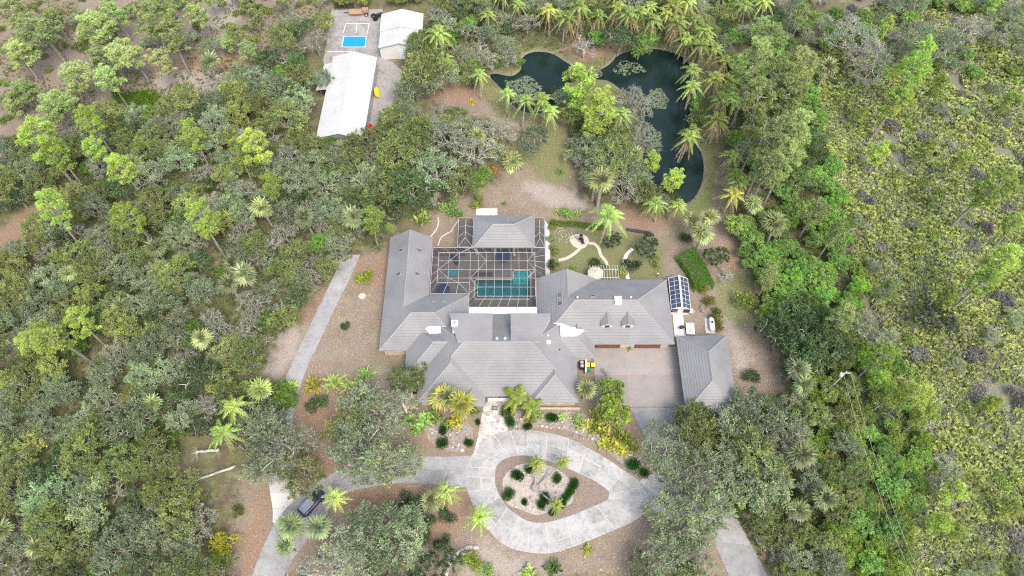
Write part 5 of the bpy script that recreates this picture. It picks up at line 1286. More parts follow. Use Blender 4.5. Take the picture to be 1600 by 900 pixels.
reg('bare_tree', [bare_model(s) for s in range(171, 175)], 3.0, 3.6, 'bare tree')
ONES = 'zero one two three four five six seven eight nine ten eleven twelve thirteen fourteen fifteen sixteen seventeen eighteen nineteen'.split()
TENS = '  twenty thirty forty fifty sixty seventy eighty ninety'.split(' ')
def words(n):
    n = max(0, min(99, int(round(n)))); return ONES[n] if n < 20 else TENS[n//10]+('' if n % 10 == 0 else '-'+ONES[n % 10])
R0 = random.Random(7)
TREES = []          # (x, y, radius) of what already stands
USED = set()
COUNT = {}
def plant(kind, x, y, r, col, label, group, hs=1.0, z=0.0, var=.27, pxy=None, name=None):
    models, R, zc, cat = KIND[kind]; k = R0.randrange(len(models)); s = r/R
    if label is None or label in USED: label = (label or '')
    USED.add(label)
    root = empty(name or kind, (x, y, z), R0.uniform(0, 6.28), label, cat, group); root.scale = (s*R0.uniform(.88,1.14), s*R0.uniform(.88,1.14), s*hs)
    f = 1+R0.uniform(-var, var); c = tuple(min(1, max(0, v*f*(1+R0.uniform(-.05,.05)))) for v in col)
    for nme, me in models[k]:
        o = link(nme, me, root); o.color = (*c, 1)
    TREES.append((x, y, r)); COUNT[kind] = COUNT.get(kind, 0)+1; return root
def at_px(kind, px_, py_, dpx, col, label, group, hs=1.0, **kw):
    """a plant whose crown the photograph shows at (px, py), dpx wide"""
    models, R, zc, cat = KIND[kind]; z = zc
    for _ in range(4):
        x, y = P(px_, py_, z); r = dpx/ppm(x, y, z)/2; z = zc*(r/R)*hs
    return plant(kind, x, y, r, col, label, group, hs, **kw)
def where(px_, py_): return f'{words(px_/16)} percent across the photo, {words(py_/9)} down'

C_OLIVE, C_GREY, C_DARK, C_SILVER, C_YEL = (.315,.375,.14), (.335,.41,.245), (.15,.235,.10), (.385,.405,.29), (.38,.44,.15)
C_PINE, C_PINEL, C_LUSH, C_LIME = (.43,.55,.145), (.39,.48,.20), (.29,.46,.13), (.34,.43,.11)
C_QUEEN, C_SABAL, C_BOX, C_GOLD = (.30,.41,.11), (.34,.39,.17), (.055,.16,.03), (.44,.44,.075)

# ------------------------------------------------------------------ vegetation: plants one can pick out in the photograph
G_PINE, G_QUEEN, G_SABAL, G_SHRUB = 'tall pines standing above the woods', 'queen palms round the pond and drives', 'cabbage palms', 'garden shrubs'
for px_, py_, d, hs in ((75,330,58,1),(205,335,55,.9),(315,345,55,1),(322,358,36,.9),(578,343,46,.9),(612,355,17,1.1),(85,520,62,.9),(128,508,50,.9),(55,535,44,.8),(400,228,52,1.2),(372,240,36,1.2),(420,290,38,1.1),
        (140,190,44,1.1),(150,232,42,1),(190,262,44,1),(60,222,66,.9),(88,240,54,.9),(300,212,36,1.2),(235,35,70,.9),(268,60,60,.9),(150,40,62,.8),(62,40,66,.8),(30,85,50,.8),(115,118,56,.8),(205,80,58,.8),(80,165,62,.8),(180,20,50,.8),(20,20,46,.8),(310,20,44,.9),(255,100,44,.9),(150,90,44,.8),(40,140,44,.8)):
    at_px('pine', px_, py_, d, C_PINE if py_ > 180 else C_PINEL, 'pale green pine rising over the wood, '+where(px_, py_), G_PINE, hs*(1 if py_ > 180 else .72))
for px_, py_, d, hs in ((1240,110,50,1.1),(1232,160,54,1.1),(1236,210,54,1.1),(1228,250,50,1),(1180,100,50,1.2),(1192,75,46,1.1),(1206,128,50,1.2),(1188,172,50,1.2),(1218,152,44,1.1),(1206,218,54,1.2),(1200,262,46,1.1),(1182,212,40,1),(1222,190,40,1.1),(1440,95,56,1),(1420,128,60,1.1),(1398,158,46,1),(1545,290,66,.9),(1560,408,60,1),(1536,440,52,.9),
        (1372,560,54,1),(1430,612,58,.9),(1446,650,46,.9),(1392,618,40,.9),(1372,592,36,.9),(1590,350,40,.9),(1500,250,34,.8)):
    at_px('pine', px_, py_, d*(1.2 if px_ < 1300 else 1), C_PINEL if px_ < 1300 else C_PINE, 'bright pine beyond the house clearing, '+where(px_, py_), 'pines along the east side', hs)
for px_, py_, d, hs, l in ((908,132,52,.9,'bright round pine at the head of the pond island'),(936,172,56,.9,'bright round pine in the middle of the pond island'),(921,203,30,.9,'small bright pine on the pond island'),(1020,252,32,.8,'bright young pine on the pond shore by the fountain'),(1052,280,34,.8,'bright young pine overhanging the lower pond'),(903,158,34,.9,'narrow bright pine behind the round one on the island')):
    at_px('young_pine', px_, py_, d, C_PINE, l, 'pines on the pond island', hs)
for px_, py_, d in ((750,122,40),(817,163,46),(850,155,48),(858,176,40),(795,152,40),(978,182,50),(1086,110,44),(1082,132,44),(1150,155,46),(1033,316,46),(955,331,72),(1052,318,40),(705,762,58),(750,816,56),(520,782,50),(358,680,62),(375,640,60),(690,55,54),(700,90,46)):
    at_px('queen_palm', px_, py_, d, C_QUEEN if py_ < 600 else C_LIME, 'feathery queen palm, '+where(px_, py_), G_QUEEN)
for i, (px_, py_) in enumerate(((860,18),(882,26),(905,14),(930,22),(960,14),(985,26),(1003,16),(1022,32),(1040,20),(1060,34),(1080,26),(1096,44),(1108,60),(1122,76),(1100,72),(1128,98),(1118,118),(1130,140),(1142,128),(1128,160),(1122,184),(1140,240),(1146,272),(1156,290),(1144,302),(1082,205),(1070,215),(1078,62),(1050,10),(1075,5))):
    at_px('shaggy_palm', px_, py_, R0.uniform(37, 51), (.255,.35,.085) if i % 4 else (.34,.39,.09), 'yellowing shaggy palm by the pond, '+where(px_, py_), 'shaggy palms behind the pond')
for px_, py_, d in ((325,95,42),(675,782,46),(450,825,52),(497,828,52),(448,853,42),(915,608,38),(1080,343,38),(1108,340,34),(1100,362,46),(1200,342,40),(1213,352,44),(1244,575,44),(1258,605,46),(1293,105,38),(1150,700,40),(385,430,50),(360,445,44),(240,385,40),(552,340,44),(478,340,40),(405,605,44),(940,285,52),(700,622,50),(1255,715,54),(1290,780,48),(1246,800,44),(365,410,38),(930,285,40),(1180,318,36),(1150,590,30)):
    if (px_, py_) in ((1150,590),): continue
    at_px('sabal_palm', px_, py_, d, (C_SABAL if py_ < 560 and px_ > 560 or 600 < px_ < 1000 else (.255,.31,.15)) if px_ != 405 else (.30,.38,.12), 'round headed cabbage palm, '+where(px_, py_), G_SABAL)
for px_, py_, d, l in ((722,634,52,'big yellowing fan palm by the entrance walk'),(692,622,46,'big fan palm at the left front hip')):
    at_px('sabal_palm', px_, py_, d, (.40,.40,.09), l, 'fan palms by the entrance')
for px_, py_, d, l in ((806,622,48,'broad leaved palm right of the front door, the taller one'),(829,634,42,'broad leaved palm right of the front door, the lower one')):
    at_px('broad_palm', px_, py_, d, (.24,.30,.045), l, 'broad leaved palms at the front door')
ic = P(836,762); zi = .1
for k, (px_, py_, z, r, l) in enumerate(((838,726,4.2,1.75,'leaning palm on the left of the driveway island'),(877,724,4.0,1.45,'leaning palm on the right of the driveway island'),(868,787,3.0,1.5,'leaning palm at the foot of the driveway island'))):
    c = P(px_, py_, z+zi); t = (c[0]-ic[0], c[1]-ic[1], z); root = empty('leaning_palm', (ic[0]+t[0]*.06, ic[1]+t[1]*.06, zi), 0, l, 'palm tree', 'leaning palms on the driveway island')
    for nme, me in queen_model(400+k, R=r, fronds=26, w=.1, nl=16, ll=.55, dead=3, stiff=.1, at=t):
        o = link(nme, me, root); o.color = (.24,.31,.06,1)
st_ = MB(); st_.lathe([(.001,-.1),(.75,-.05),(.7,.3),(.5,.55),(.001,.6)], n=9); tag(st_.obj('boulder', M_DARKROCK, loc=(*ic, .1)), 'dark rock at the foot of the three leaning island palms', 'rock', 'rocks in the yard')
for px_, py_, d, l in ((797,249,44,'round fan leaf clump on the back lawn beside the orange plant'),(752,270,34,'dark fan leaf clump left of the orange plant'),(1240,830,40,'fan leaf clump near the exit drive'),(676,268,0,'')):
    if d: at_px('low_palm', px_, py_, d, C_SABAL if px_ != 752 else C_LUSH, l, 'fan leaf clumps')
# clipped dark shrubs
for px_, py_, d, l in ((808,743,24,'left of the island palms, the larger ball'),(795,772,22,'lower left on the island'),(820,784,14,'small ball beside the island sand'),(870,748,19,'right of the island sand'),(827,733,18,'under the left island palm'),
        (845,790,18,'at the foot of the island, first of three'),(852,780,20,'at the foot of the island, second of three'),(864,800,14,'at the foot of the island, third of three'),
        (797,660,20,'at the walk corner by the ring'),(824,667,14,'small one right of the walk corner'),(862,653,20,'on the gravel under the right hip'),(692,692,22,'left one on the west gravel bed'),(733,692,16,'right one on the west gravel bed'),(692,672,15,'under the yellow fan palm'),(747,660,10,'beside the entrance walk edge'),(991,726,26,'upper one by the ring drive outer edge'),(1007,740,20,'lower one by the ring drive outer edge')):
    at_px('topiary', px_, py_, d*1.22, C_BOX, 'clipped dark green shrub '+l, 'clipped dark shrubs in the front beds', .95)
for i in range(7):
    u = i/6; at_px('topiary', 876+u*26-u*u*4, 790-u*36, 18, C_BOX, f'clipped dark shrub {["first","second","third","fourth","fifth","sixth","last"][i]} along the island hedge, counted from the bottom', 'clipped hedge row on the island')
at_px('shrub', 793,645,26, (.12,.20,.04), 'mid green bushy shrub beside the front door mat', G_SHRUB, 1.1)
for px_, py_, d, c, l, k in ((569,431,34,(.30,.40,.05),'bright lime shrub on the mulch by the service drive','shrub'),(539,508,20,(.10,.17,.06),'small green bush on the mulch west of the house','shrub'),(622,428,12,C_LIME,'small lime plant against the left wing','shrub'),
        (660,340,40,C_LIME,'yellow green palm like bush at the back of the left wing','tuft_plant'),(700,320,30,C_LUSH,'bright bush above the cream edging, upper one','shrub'),(712,334,26,C_LUSH,'bright bush above the cream edging, lower one','shrub'),(745,314,28,C_LIME,'pale lime bush beside the small back slab','shrub'),
        (887,333,26,C_LUSH,'dark glossy bush at the hedge end','shrub'),(872,330,18,C_LIME,'lime plant left of the glossy bush','tuft_plant'),(904,333,18,C_LIME,'lime plant right of the glossy bush','tuft_plant'),
        (865,391,20,C_YEL,'yellow green round shrub beside the side walk','shrub'),(864,412,22,(.11,.15,.06),'dark round shrub at the corner of the side walk','shrub'),(860,372,18,C_GREY,'grey leaved shrub by the stone ring','shrub'),(862,351,20,C_LIME,'lime shrub at the hedge start','shrub'),
        (958,374,32,(.07,.12,.05),'glossy dark garden tree left of the short fence','dense_tree'),(1012,382,44,(.08,.14,.06),'glossy dark garden tree right of the short fence','dense_tree'),(1027,410,22,C_YEL,'yellowing shrub below the glossy garden tree','shrub'),(988,412,34,(.15,.19,.09),'soft green shrub on the little lawn','shrub'),
        (973,424,20,C_LIME,'lime shrub at the pergola end','shrub'),(944,418,16,C_LUSH,'green climber on the pergola','shrub'),(930,411,24,(.16,.22,.06),'low green plants in front of the pergola','shrub'),(895,421,16,C_LUSH,'small green plant under the garage gable','shrub'),
        (1072,372,24,(.10,.16,.05),'dark bush at the foot of the pale cabbage palms','shrub'),(1120,398,40,(.08,.14,.04),'dark bush right of the bright hedge','dense_tree'),(1100,450,26,(.30,.30,.06),'yellow bush at the end of the bright hedge','shrub'),(1108,470,24,(.22,.24,.06),'olive bush beside the bare grey shrub','shrub'),
        (1118,490,28,(.17,.22,.05),'green bush behind the gas tank','shrub'),(1122,508,22,(.17,.20,.05),'olive bush below the gas tank','shrub'),(875,267,18,(.16,.30,.05),'low bright green plant alone on the back lawn','tuft_plant'),(832,214,54,(.15,.19,.12),'grey green tree on the lawn left of the pond','thin_oak'),
        (789,318,12,C_LUSH,'tiny bush above the pool house roof','shrub'),(772,264,15,(.55,.17,.03),'orange leaved plant on the back lawn','tuft_plant'),(737,157,14,(.55,.48,.04),'small yellow plant near the pond edge','tuft_plant'),(705,172,20,C_YEL,'yellow tinged bush near the back lawn','shrub'),
        (372,800,26,(.20,.26,.06),'lime green bush on the bank left of the drive','shrub'),(340,800,10,(.40,.06,.04),'small red plant on the bank left of the drive','tuft_plant'),(350,845,50,C_GOLD,'yellow and green bush on the bank near the bottom edge','shrub'),(345,870,34,C_LIME,'lime bush at the bottom left bank','shrub'),
        (918,858,24,(.30,.34,.06),'small lime plant on the mulch below the ring','tuft_plant'),(735,880,46,C_LIME,'lime bush in the rock bordered bed','shrub'),(760,893,30,C_LUSH,'green bush beside the rock bordered bed','shrub'),(700,805,36,(.12,.17,.09),'dark round bush below the pale cabbage palm','shrub'),
        (660,790,52,(.10,.14,.09),'dark spiky clump left of the pale cabbage palm','tuft_plant'),(865,888,40,(.10,.18,.04),'dark fern like plant at the bottom edge','tuft_plant'),(825,893,36,C_LIME,'bright fern like plant at the bottom edge','tuft_plant'),(1210,815,20,C_LIME,'lime bush beside the exit drive','shrub'),
        (1175,590,30,(.11,.16,.07),'low green bush on the bare ground right of the carport','shrub'),(1165,470,44,(.24,.30,.07),'grassy green bush on the lawn right of the tank','shrub'),(984,543,16,C_LUSH,'green plant between the two garage doors','tuft_plant'),(495,630,40,(.13,.19,.09),'grey green bush beside the service drive','shrub'),
        (758,104,34,C_OLIVE,'olive bush on the bank at the head of the small pond lobe','shrub'),(776,97,28,C_LUSH,'green bush on the bank at the head of the small pond lobe','shrub'),(742,128,26,C_GREY,'grey green bush under the lone palm at the pond edge','shrub'),(812,98,24,C_LUSH,'bright bush on the grassy spit of the pond','shrub'),(870,140,30,C_DARK,'dark bush at the water on the left of the pond island','shrub'),(892,118,30,C_OLIVE,'olive bush on the strait between the pond lobes','shrub'),(928,112,28,C_SILVER,'grey bush on the strait between the pond lobes','shrub'),(1088,160,34,C_LUSH,'bright bush on the right bank of the pond','shrub'),(1090,185,40,C_OLIVE,'olive bush on the right bank of the pond','shrub'),
        (850,372,0,None,'','shrub')):
    if d: at_px(k, px_, py_, d, c, l, G_SHRUB, .9 if k == 'shrub' else 1.0)
for i, (px_, py_, d, c) in enumerate(((903,655,30,C_LUSH),(920,662,24,C_GOLD),(935,655,30,(.30,.32,.05)),(945,675,34,C_GOLD),(965,680,36,(.24,.30,.05)),(985,690,36,(.26,.34,.06)),(960,692,38,C_GOLD),(975,682,36,(.30,.36,.06)),(945,690,32,(.34,.38,.06)),(990,700,30,C_GOLD),(930,668,30,(.30,.36,.06)),(905,662,28,C_LIME),(650,668,34,C_LUSH),(680,650,40,(.20,.28,.08)),(700,662,30,(.18,.26,.07)),(640,655,40,(.20,.27,.10)),(880,650,22,C_LUSH),(950,695,28,C_GOLD),(972,703,26,C_GOLD),(928,645,20,C_GOLD),(715,658,38,(.40,.38,.05)),(665,655,36,C_LUSH),(740,640,30,(.20,.27,.08)),(842,647,24,C_LIME),(829,652,28,(.32,.34,.08)),
        (455,602,34,C_LIME),(490,600,44,C_GOLD),(520,595,44,C_LIME),(548,602,40,C_LIME),(570,585,34,C_LUSH),(385,604,44,C_LIME),(425,606,34,C_GOLD))):
    at_px('tuft_plant', px_, py_, d, c, ('gold and green' if c == C_GOLD else 'leafy green')+' strap leaved clump, '+where(px_, py_), 'strap leaved clumps in the planting beds', 1.1)
# bamboo like column beside the court, hedge, bright hedge
at_px('lush_tree', 955,606,46, (.38,.48,.12), 'feathery yellow green clump by the motor court, the rear one with grey twigs above it', 'screening plants', 1.3)
at_px('lush_tree', 958,642,58, (.37,.47,.11), 'feathery yellow green clump by the motor court, the front one above the gold bed', 'screening plants', 1.5)
at_px('bare_tree', 950,582,26, C_GREY, 'thin grey twiggy top showing above the feathery clump', 'bare shrubs', 1.0)
def hedge(name, label, pts, w, h, col, seed):
    rng = np.random.default_rng(seed); nm = NM(); st = NM(); s = smooth_line(pts, 5); lf_ = []
    for i in range(len(s)-1):
        a = np.array([*s[i], 0]); b = np.array([*s[i+1], 0]); L = np.linalg.norm(b-a); d = (b-a)/max(L,1e-6); n = np.array([-d[1], d[0], 0]); k = int(L*420*(w+h)/2)
        u, v = rng.random(k), rng.random(k); pick = rng.random(k) < .6; bump_ = .12*np.sin(u*L*2.1+i)+rng.normal(0,.07,k)
        P_ = a+(b-a)*u[:,None]+np.where(pick, (v-.5)*w, np.sign(v-.5)*w/2+bump_*.6)[:,None]*n; P_[:,2] = np.where(pick, h+bump_-((v-.5)**2)*h*.5, rng.random(k)*h)
        t = unit(rdirs(rng,k)+np.array([0,0,.5])); nm.cards(P_, t, unit(np.cross(t, rdirs(rng,k))), .2, .1, rng.uniform(.7,1.25,k))
        st.tube([a-np.array([0,0,.1]), a+np.array([0,0,h*.7])], [.05,.02], 4)
    r = empty(name, (*pts[0], 0), 0, label, 'hedge'); o = link('foliage', nm.mesh('foliage', M_LEAF), r); o.color = (*col, 1); link('stems', st.mesh('stems', M_BARK), r); keep(r)
hedge('clipped_hedge', 'long low clipped hedge along the top of the small garden', PW([(862,351),(885,352),(920,355),(945,359)]), .9, .9, (.20,.30,.04), 1)
hedge('bright_hedge', 'broad bright green hedge beside the greenhouse', PW([(1068,397),(1080,412),(1092,432),(1100,452)], .8), 3.6, 1.9, (.12,.30,.03), 2)
# bare grey trees
for px_, py_, d, hs, l in ((1134,425,44,.7,'pale grey leafless shrub above the tank lawn'),(1100,478,26,.6,'small grey leafless shrub beside the greenhouse'),(915,60,66,1,'big bare grey tree at the head of the pond'),(800,80,44,1,'bare grey tree left of the pond head'),(745,70,50,1,'bare grey tree above the round palm'),(1185,840,40,.8,'bare grey shrub right of the exit drive'),(1210,870,40,.8,'bare grey shrub near the bottom right drive'),(1340,730,44,.8,'bare grey shrub among the eastern bushes'),(470,840,0,1,'')):
    if d: at_px('bare_tree', px_, py_, d, C_GREY, l, 'bare grey trees', hs)
# big oaks round the house
BIG = ((590,640,120,C_GREY),(555,700,110,C_GREY),(640,590,60,C_OLIVE),(610,720,90,C_GREY),(545,655,80,C_OLIVE),(435,690,120,C_GREY),(405,728,72,C_GREY),(470,735,80,C_OLIVE),(400,660,80,C_GREY),(595,820,110,C_GREY),(560,860,110,C_GREY),(630,850,90,C_GREY),(520,880,90,C_SILVER),(600,895,100,C_GREY),
    (680,880,70,C_DARK),(1040,690,90,C_GREY),(1056,748,70,C_GREY),(1085,680,84,C_OLIVE),(1100,730,90,C_GREY),(1080,650,60,C_OLIVE),(1150,665,80,C_GREY),(1190,650,90,C_GREY),(1180,710,90,C_OLIVE),(1150,745,84,C_GREY),(1200,755,90,C_GREY),(1230,690,70,C_SILVER),(1075,806,112,C_GREY),(1045,862,88,C_GREY),(1082,872,84,C_GREY),(1104,815,56,C_GREY),(1005,892,60,C_GREY),(1066,912,80,C_OLIVE),
    (1240,490,70,C_DARK),(1270,510,80,C_DARK),(1225,520,80,C_DARK),(1250,540,80,C_DARK),(1290,545,80,C_DARK),(1465,495,56,(.10,.13,.08)),(1345,60,110,C_SILVER),(1360,90,90,C_SILVER),(1470,70,90,C_GREY),(1500,40,80,C_SILVER),(960,240,80,C_OLIVE),(940,260,60,C_GREY),(985,260,60,C_GREY),(975,290,64,C_SILVER),(1010,300,50,C_OLIVE),(930,230,56,C_GREY),(985,150,54,C_SILVER),(960,210,54,C_OLIVE),(1000,165,50,C_SILVER),
    (655,72,60,C_OLIVE),(648,128,60,C_GREY),(612,185,56,C_OLIVE),(632,168,50,C_GREY),(598,205,44,C_OLIVE),(500,120,44,C_GREY),(492,60,50,C_SILVER),(505,30,44,C_OLIVE),(1003,200,44,C_SILVER),(985,188,44,C_GREY),(1006,228,40,C_SILVER),(992,272,54,C_GREY),(890,180,36,C_OLIVE),(878,150,30,C_GREY),(790,70,50,C_GREY),(760,90,44,C_SILVER),(1000,72,36,C_LUSH),(735,105,44,C_OLIVE),(665,100,84,C_OLIVE),(690,115,60,C_GREY),(650,215,80,C_OLIVE),(700,210,90,C_SILVER),(740,230,80,C_SILVER),(680,260,80,C_GREY),(620,230,80,C_OLIVE),(640,290,80,C_DARK),(600,290,70,C_OLIVE),(720,280,60,C_OLIVE),(775,200,60,C_SILVER),(970,55,56,C_DARK),(1010,60,40,C_LUSH))
for px_, py_, d, c in BIG:
    k = 'oak' if c in (C_GREY, C_OLIVE) else 'bare_oak' if c == C_SILVER else 'dense_tree'
    if c == C_GREY and R0.random() < .45: k = 'thin_oak'
    l = {C_GREY:'broad grey green oak, ',C_OLIVE:'broad olive oak, ',C_SILVER:'silvery half bare oak, ',C_DARK:'dark green bushy tree, '}.get(c, 'dark rounded tree, ')
    at_px(k, px_, py_, d, c, l+where(px_, py_), 'large trees round the house and pond', 1.0 if d < 100 else .85)

# ------------------------------------------------------------------ vegetation: the woods, filled tree by tree
CLEAR = [PW(q) for q in ([(285,685),(380,685),(385,765),(280,770)],[(245,860),(345,860),(345,900),(245,905)],[(-20,350),(60,322),(110,292),(130,312),(70,368),(-20,440)],[(600,365),(680,330),(860,325),(1050,360),(1110,330),(1120,440),(1215,560),(1225,610),(1160,660),(1075,690),(1205,905),(1130,905),(1090,800),(1000,870),(860,880),(720,860),(640,770),(520,850),(450,905),(360,905),(385,760),(450,700),(470,600),(400,600),(415,560),(520,440),(560,400),(600,395)],
    [(485,75),(512,10),(668,8),(672,75),(640,100),(650,190),(575,225),(480,225)], [(650,125),(770,110),(800,190),(880,190),(905,335),(690,330),(780,280),(790,215),(690,175)], [(1100,330),(1125,330),(1215,560),(1120,560)])]
HOUSEBOX = [(-24.5,78.5,41,-14),(-17,41,16,82),(-16,29,51,68)]
def ok(x, y):
    p = np.array([x]); q = np.array([y])
    if any(sdf(c, p, q)[0] < .5 for c in CLEAR): return False
    if sdf(POND, p, q)[0] < 1.5: return False
    return not (-24.5 < x < 39 and 40.5 < y < 82)
def fill(poly_px, mix, dmin, n, group, grow=1.0):
    poly = PW(poly_px); xs_ = [p[0] for p in poly]; ys_ = [p[1] for p in poly]; c = 0; tot = sum(m[3] for m in mix); tries = 0
    while c < n and tries < n*25:
        tries += 1
        x = R0.uniform(min(xs_), max(xs_)); y = R0.uniform(min(ys_), max(ys_))
        if sdf(poly, np.array([x]), np.array([y]))[0] > 0 or not ok(x, y): continue
        w = R0.random()*tot
        for m in mix:
            w -= m[3]
            if w <= 0: break
        kind, col, desc, _, rlo, rhi = m[:6]; r = R0.uniform(rlo, rhi)*grow; hs = (m[6] if len(m) > 6 else 1.0)*R0.uniform(.82,1.15)
        if any((x-a)**2+(y-b)**2 < (dmin*(r+t)*.5)**2 for a, b, t in TREES): continue
        zc = KIND[kind][2]*(r/KIND[kind][1])*hs; u, v = pix(x, y, zc); m_ = r*ppm(x, y, zc)
        if u < -m_*.7 or u > 1600+m_*.7 or v < -m_*.7 or v > 900+m_*.7: continue
        lab = f'{desc}, '+where(min(max(u, 0), 1599), min(max(v, 0), 899))
        if lab in USED: continue
        plant(kind, x, y, r, col, lab, group, hs); c += 1
    return c
WEST = [(-20,270),(120,205),(200,188),(330,168),(430,105),(470,60),(520,150),(490,225),(600,240),(690,190),(790,215),(790,280),(720,300),(690,325),(640,360),(600,400),(560,395),(520,430),(410,560),(400,600),(460,600),(450,690),(385,740),(330,760),(350,910),(-20,910)]
fill(WEST, [('oak',C_OLIVE,'olive scrub oak in the west wood',3.2,2.6,4.2),('oak',C_GREY,'grey-green oak in the west wood',2.8,2.6,4.2),('thin_oak',C_GREY,'thin grey oak in the west wood',2.8,2.4,3.8),('bare_oak',C_SILVER,'silvery oak in the west wood',2.2,2.2,3.6),('oak',C_YEL,'yellowish oak in the west wood',1.6,2.2,3.6),
    ('dense_tree',C_DARK,'dark green tree in the west wood',1.4,2.0,3.6),('lush_tree',(.22,.36,.08),'bright bushy tree in the west wood',.6,1.8,2.8),('sabal_palm',C_SABAL,'cabbage palm in the west wood',.25,1.9,2.5),('bare_tree',C_GREY,'bare grey tree in the west wood',.5,2.0,3.0)], 1.03, 400, 'trees of the west wood')
fill([(-20,-30),(530,-30),(500,70),(430,110),(330,165),(200,190),(120,205),(-20,275)], [('pine',C_PINEL,'pale green pine in the pinewood',1.5,2.4,3.6,.6),('young_pine',C_PINEL,'young pine in the pinewood',1.7,1.5,2.5,.75),('shrub',(.26,.34,.10),'low green shrub in the pinewood',3.2,.8,2.0,.7),('thin_oak',C_GREY,'grey scrub oak in the pinewood',1.0,1.8,2.8),('shrub',C_GREY,'grey low shrub in the pinewood',1.2,.8,1.8,.7)], 1.3, 115, 'trees and shrubs of the open pinewood')
fill([(660,-30),(1240,-30),(1230,60),(1130,95),(1060,55),(960,75),(900,85),(870,62),(790,60),(740,110),(650,110)], [('oak',C_OLIVE,'olive oak behind the pond',2,2.2,3.6),('thin_oak',C_GREY,'grey oak behind the pond',2,2.2,3.6),('bare_oak',C_SILVER,'silvery oak behind the pond',1,2.2,3.4),('queen_palm',C_LIME,'feathery palm behind the pond',1.5,2.4,3.2),('lush_tree',C_LUSH,'bright leafy tree behind the pond',1.2,1.8,2.8),('dense_tree',C_DARK,'dark tree behind the pond',.8,1.8,3.0)], 1.05, 80, 'trees behind the pond')
fill([(490,-30),(680,-30),(660,8),(500,8)], [('lush_tree',C_LIME,'lime green tree behind the shed',2,1.8,2.8),('oak',C_OLIVE,'olive oak behind the shed',1,2,3)], 1.0, 22, 'trees behind the shed')
fill([(1128,100),(1232,60),(1290,250),(1330,400),(1360,520),(1300,545),(1220,560),(1185,470),(1160,400),(1128,340),(1150,300)], [('lush_tree',C_LUSH,'bright leafy tree in the east belt',5,1.6,2.9),('lush_tree',(.31,.48,.11),'light leafy tree in the east belt',3,1.6,2.7),('dense_tree',(.18,.29,.10),'dense green tree in the east belt',1.5,1.8,2.8),('pine',C_PINEL,'pale pine in the east belt',1.2,2.2,3.0,.9),('thin_oak',C_GREY,'grey oak in the east belt',.5,2,3)], 1.05, 120, 'trees of the east belt')
fill([(1225,560),(1370,540),(1340,640),(1320,760),(1290,910),(1205,910),(1110,760),(1075,690),(1165,655)], [('lush_tree',(.25,.38,.08),'bright leafy tree below the carport',2,1.5,2.5),('oak',C_OLIVE,'olive oak below the carport',2,2.2,3.4),('thin_oak',C_GREY,'grey oak below the carport',1.5,2.2,3.4),('lush_tree',C_YEL,'yellow green leafy tree below the carport',1,1.5,2.3),('sabal_palm',C_SABAL,'cabbage palm below the carport',.35,1.9,2.5)], 1.05, 80, 'trees below the carport')
fill([(1300,600),(1400,560),(1440,700),(1400,910),(1290,910),(1320,760)], [('lush_tree',C_LUSH,'bright leafy bush by the palmetto',3,1.4,2.4),('lush_tree',(.34,.46,.10),'lime bush by the palmetto',2,1.4,2.4),('shrub',C_YEL,'yellowing bush by the palmetto',1.5,1.0,1.8)], 1.0, 60, 'bushes by the palmetto')
fill([(1240,-30),(1640,-30),(1640,940),(1390,940),(1430,700),(1370,520),(1330,400),(1290,250)], [('shrub',(.27,.26,.24),'grey twiggy shrub in the palmetto field',3,1.0,2.6,.6),('thin_oak',C_GREY,'grey scrub oak in the palmetto field',1.0,1.4,2.3,.8),('shrub',(.30,.42,.10),'light green shrub in the palmetto field',1.6,.9,1.9,.8),('young_pine',C_PINE,'young pine in the palmetto field',.8,1.3,2.2),('bare_tree',C_GREY,'bare grey bush in the palmetto field',1.1,1.0,2.0,.6)], 1.4, 160, 'shrubs of the palmetto field')
fill([(1240,-30),(1640,-30),(1640,110),(1480,130),(1300,120),(1240,70)], [('thin_oak',C_GREY,'grey oak beyond the palmetto',2,2,3.4),('lush_tree',C_LUSH,'bright leafy tree beyond the palmetto',2,1.6,2.6),('bare_oak',C_SILVER,'silvery oak beyond the palmetto',1,2,3.2)], 1.1, 50, 'trees beyond the palmetto')
fill([(880,200),(930,195),(1000,210),(1015,300),(1060,330),(960,330),(910,290)], [('thin_oak',C_GREY,'grey oak on the pond island',2,1.6,2.6),('lush_tree',(.17,.23,.08),'green bush on the pond island',1.5,1.2,2.0),('bare_oak',C_SILVER,'silvery oak on the pond island',1.5,1.6,2.4),('sabal_palm',C_SABAL,'cabbage palm on the pond island',.5,1.8,2.2)], 1.0, 26, 'trees on the pond island')
fill([(490,790),(660,780),(700,860),(690,910),(450,910),(470,860)], [('thin_oak',C_GREY,'grey oak left of the ring drive',2,2,3.2),('shrub',C_DARK,'dark shrub left of the ring drive',2,1,1.8)], 1.1, 14, 'trees left of the ring drive')

# ------------------------------------------------------------------ ground cover nobody could count
def stuff(name, nm, m, label, cat, col):
    o = link(name, nm.mesh(name, m)); o.color = (*col, 1); return tag(o, label, cat, None, 'stuff')
def scatter(poly, n, rng, step=None):
    p = np.array(poly); lo, hi = p.min(0), p.max(0); out = []
    while sum(len(o) for o in out) < n:
        q = rng.uniform(lo, hi, (n, 2)); out.append(q[sdf(poly, q[:,0], q[:,1]) < 0])
    return np.concatenate(out)[:n]
rng = np.random.default_rng(99)
def value_noise(q, s, seed):
    r = np.random.default_rng(seed); G = r.random((64, 64)); u = q/s; i = np.floor(u).astype(int); f = u-i; f = f*f*(3-2*f); g = lambda a, b: G[a % 64, b % 64]
    return (g(i[:,0],i[:,1])*(1-f[:,0])+g(i[:,0]+1,i[:,1])*f[:,0])*(1-f[:,1])+(g(i[:,0],i[:,1]+1)*(1-f[:,0])+g(i[:,0]+1,i[:,1]+1)*f[:,0])*f[:,1]
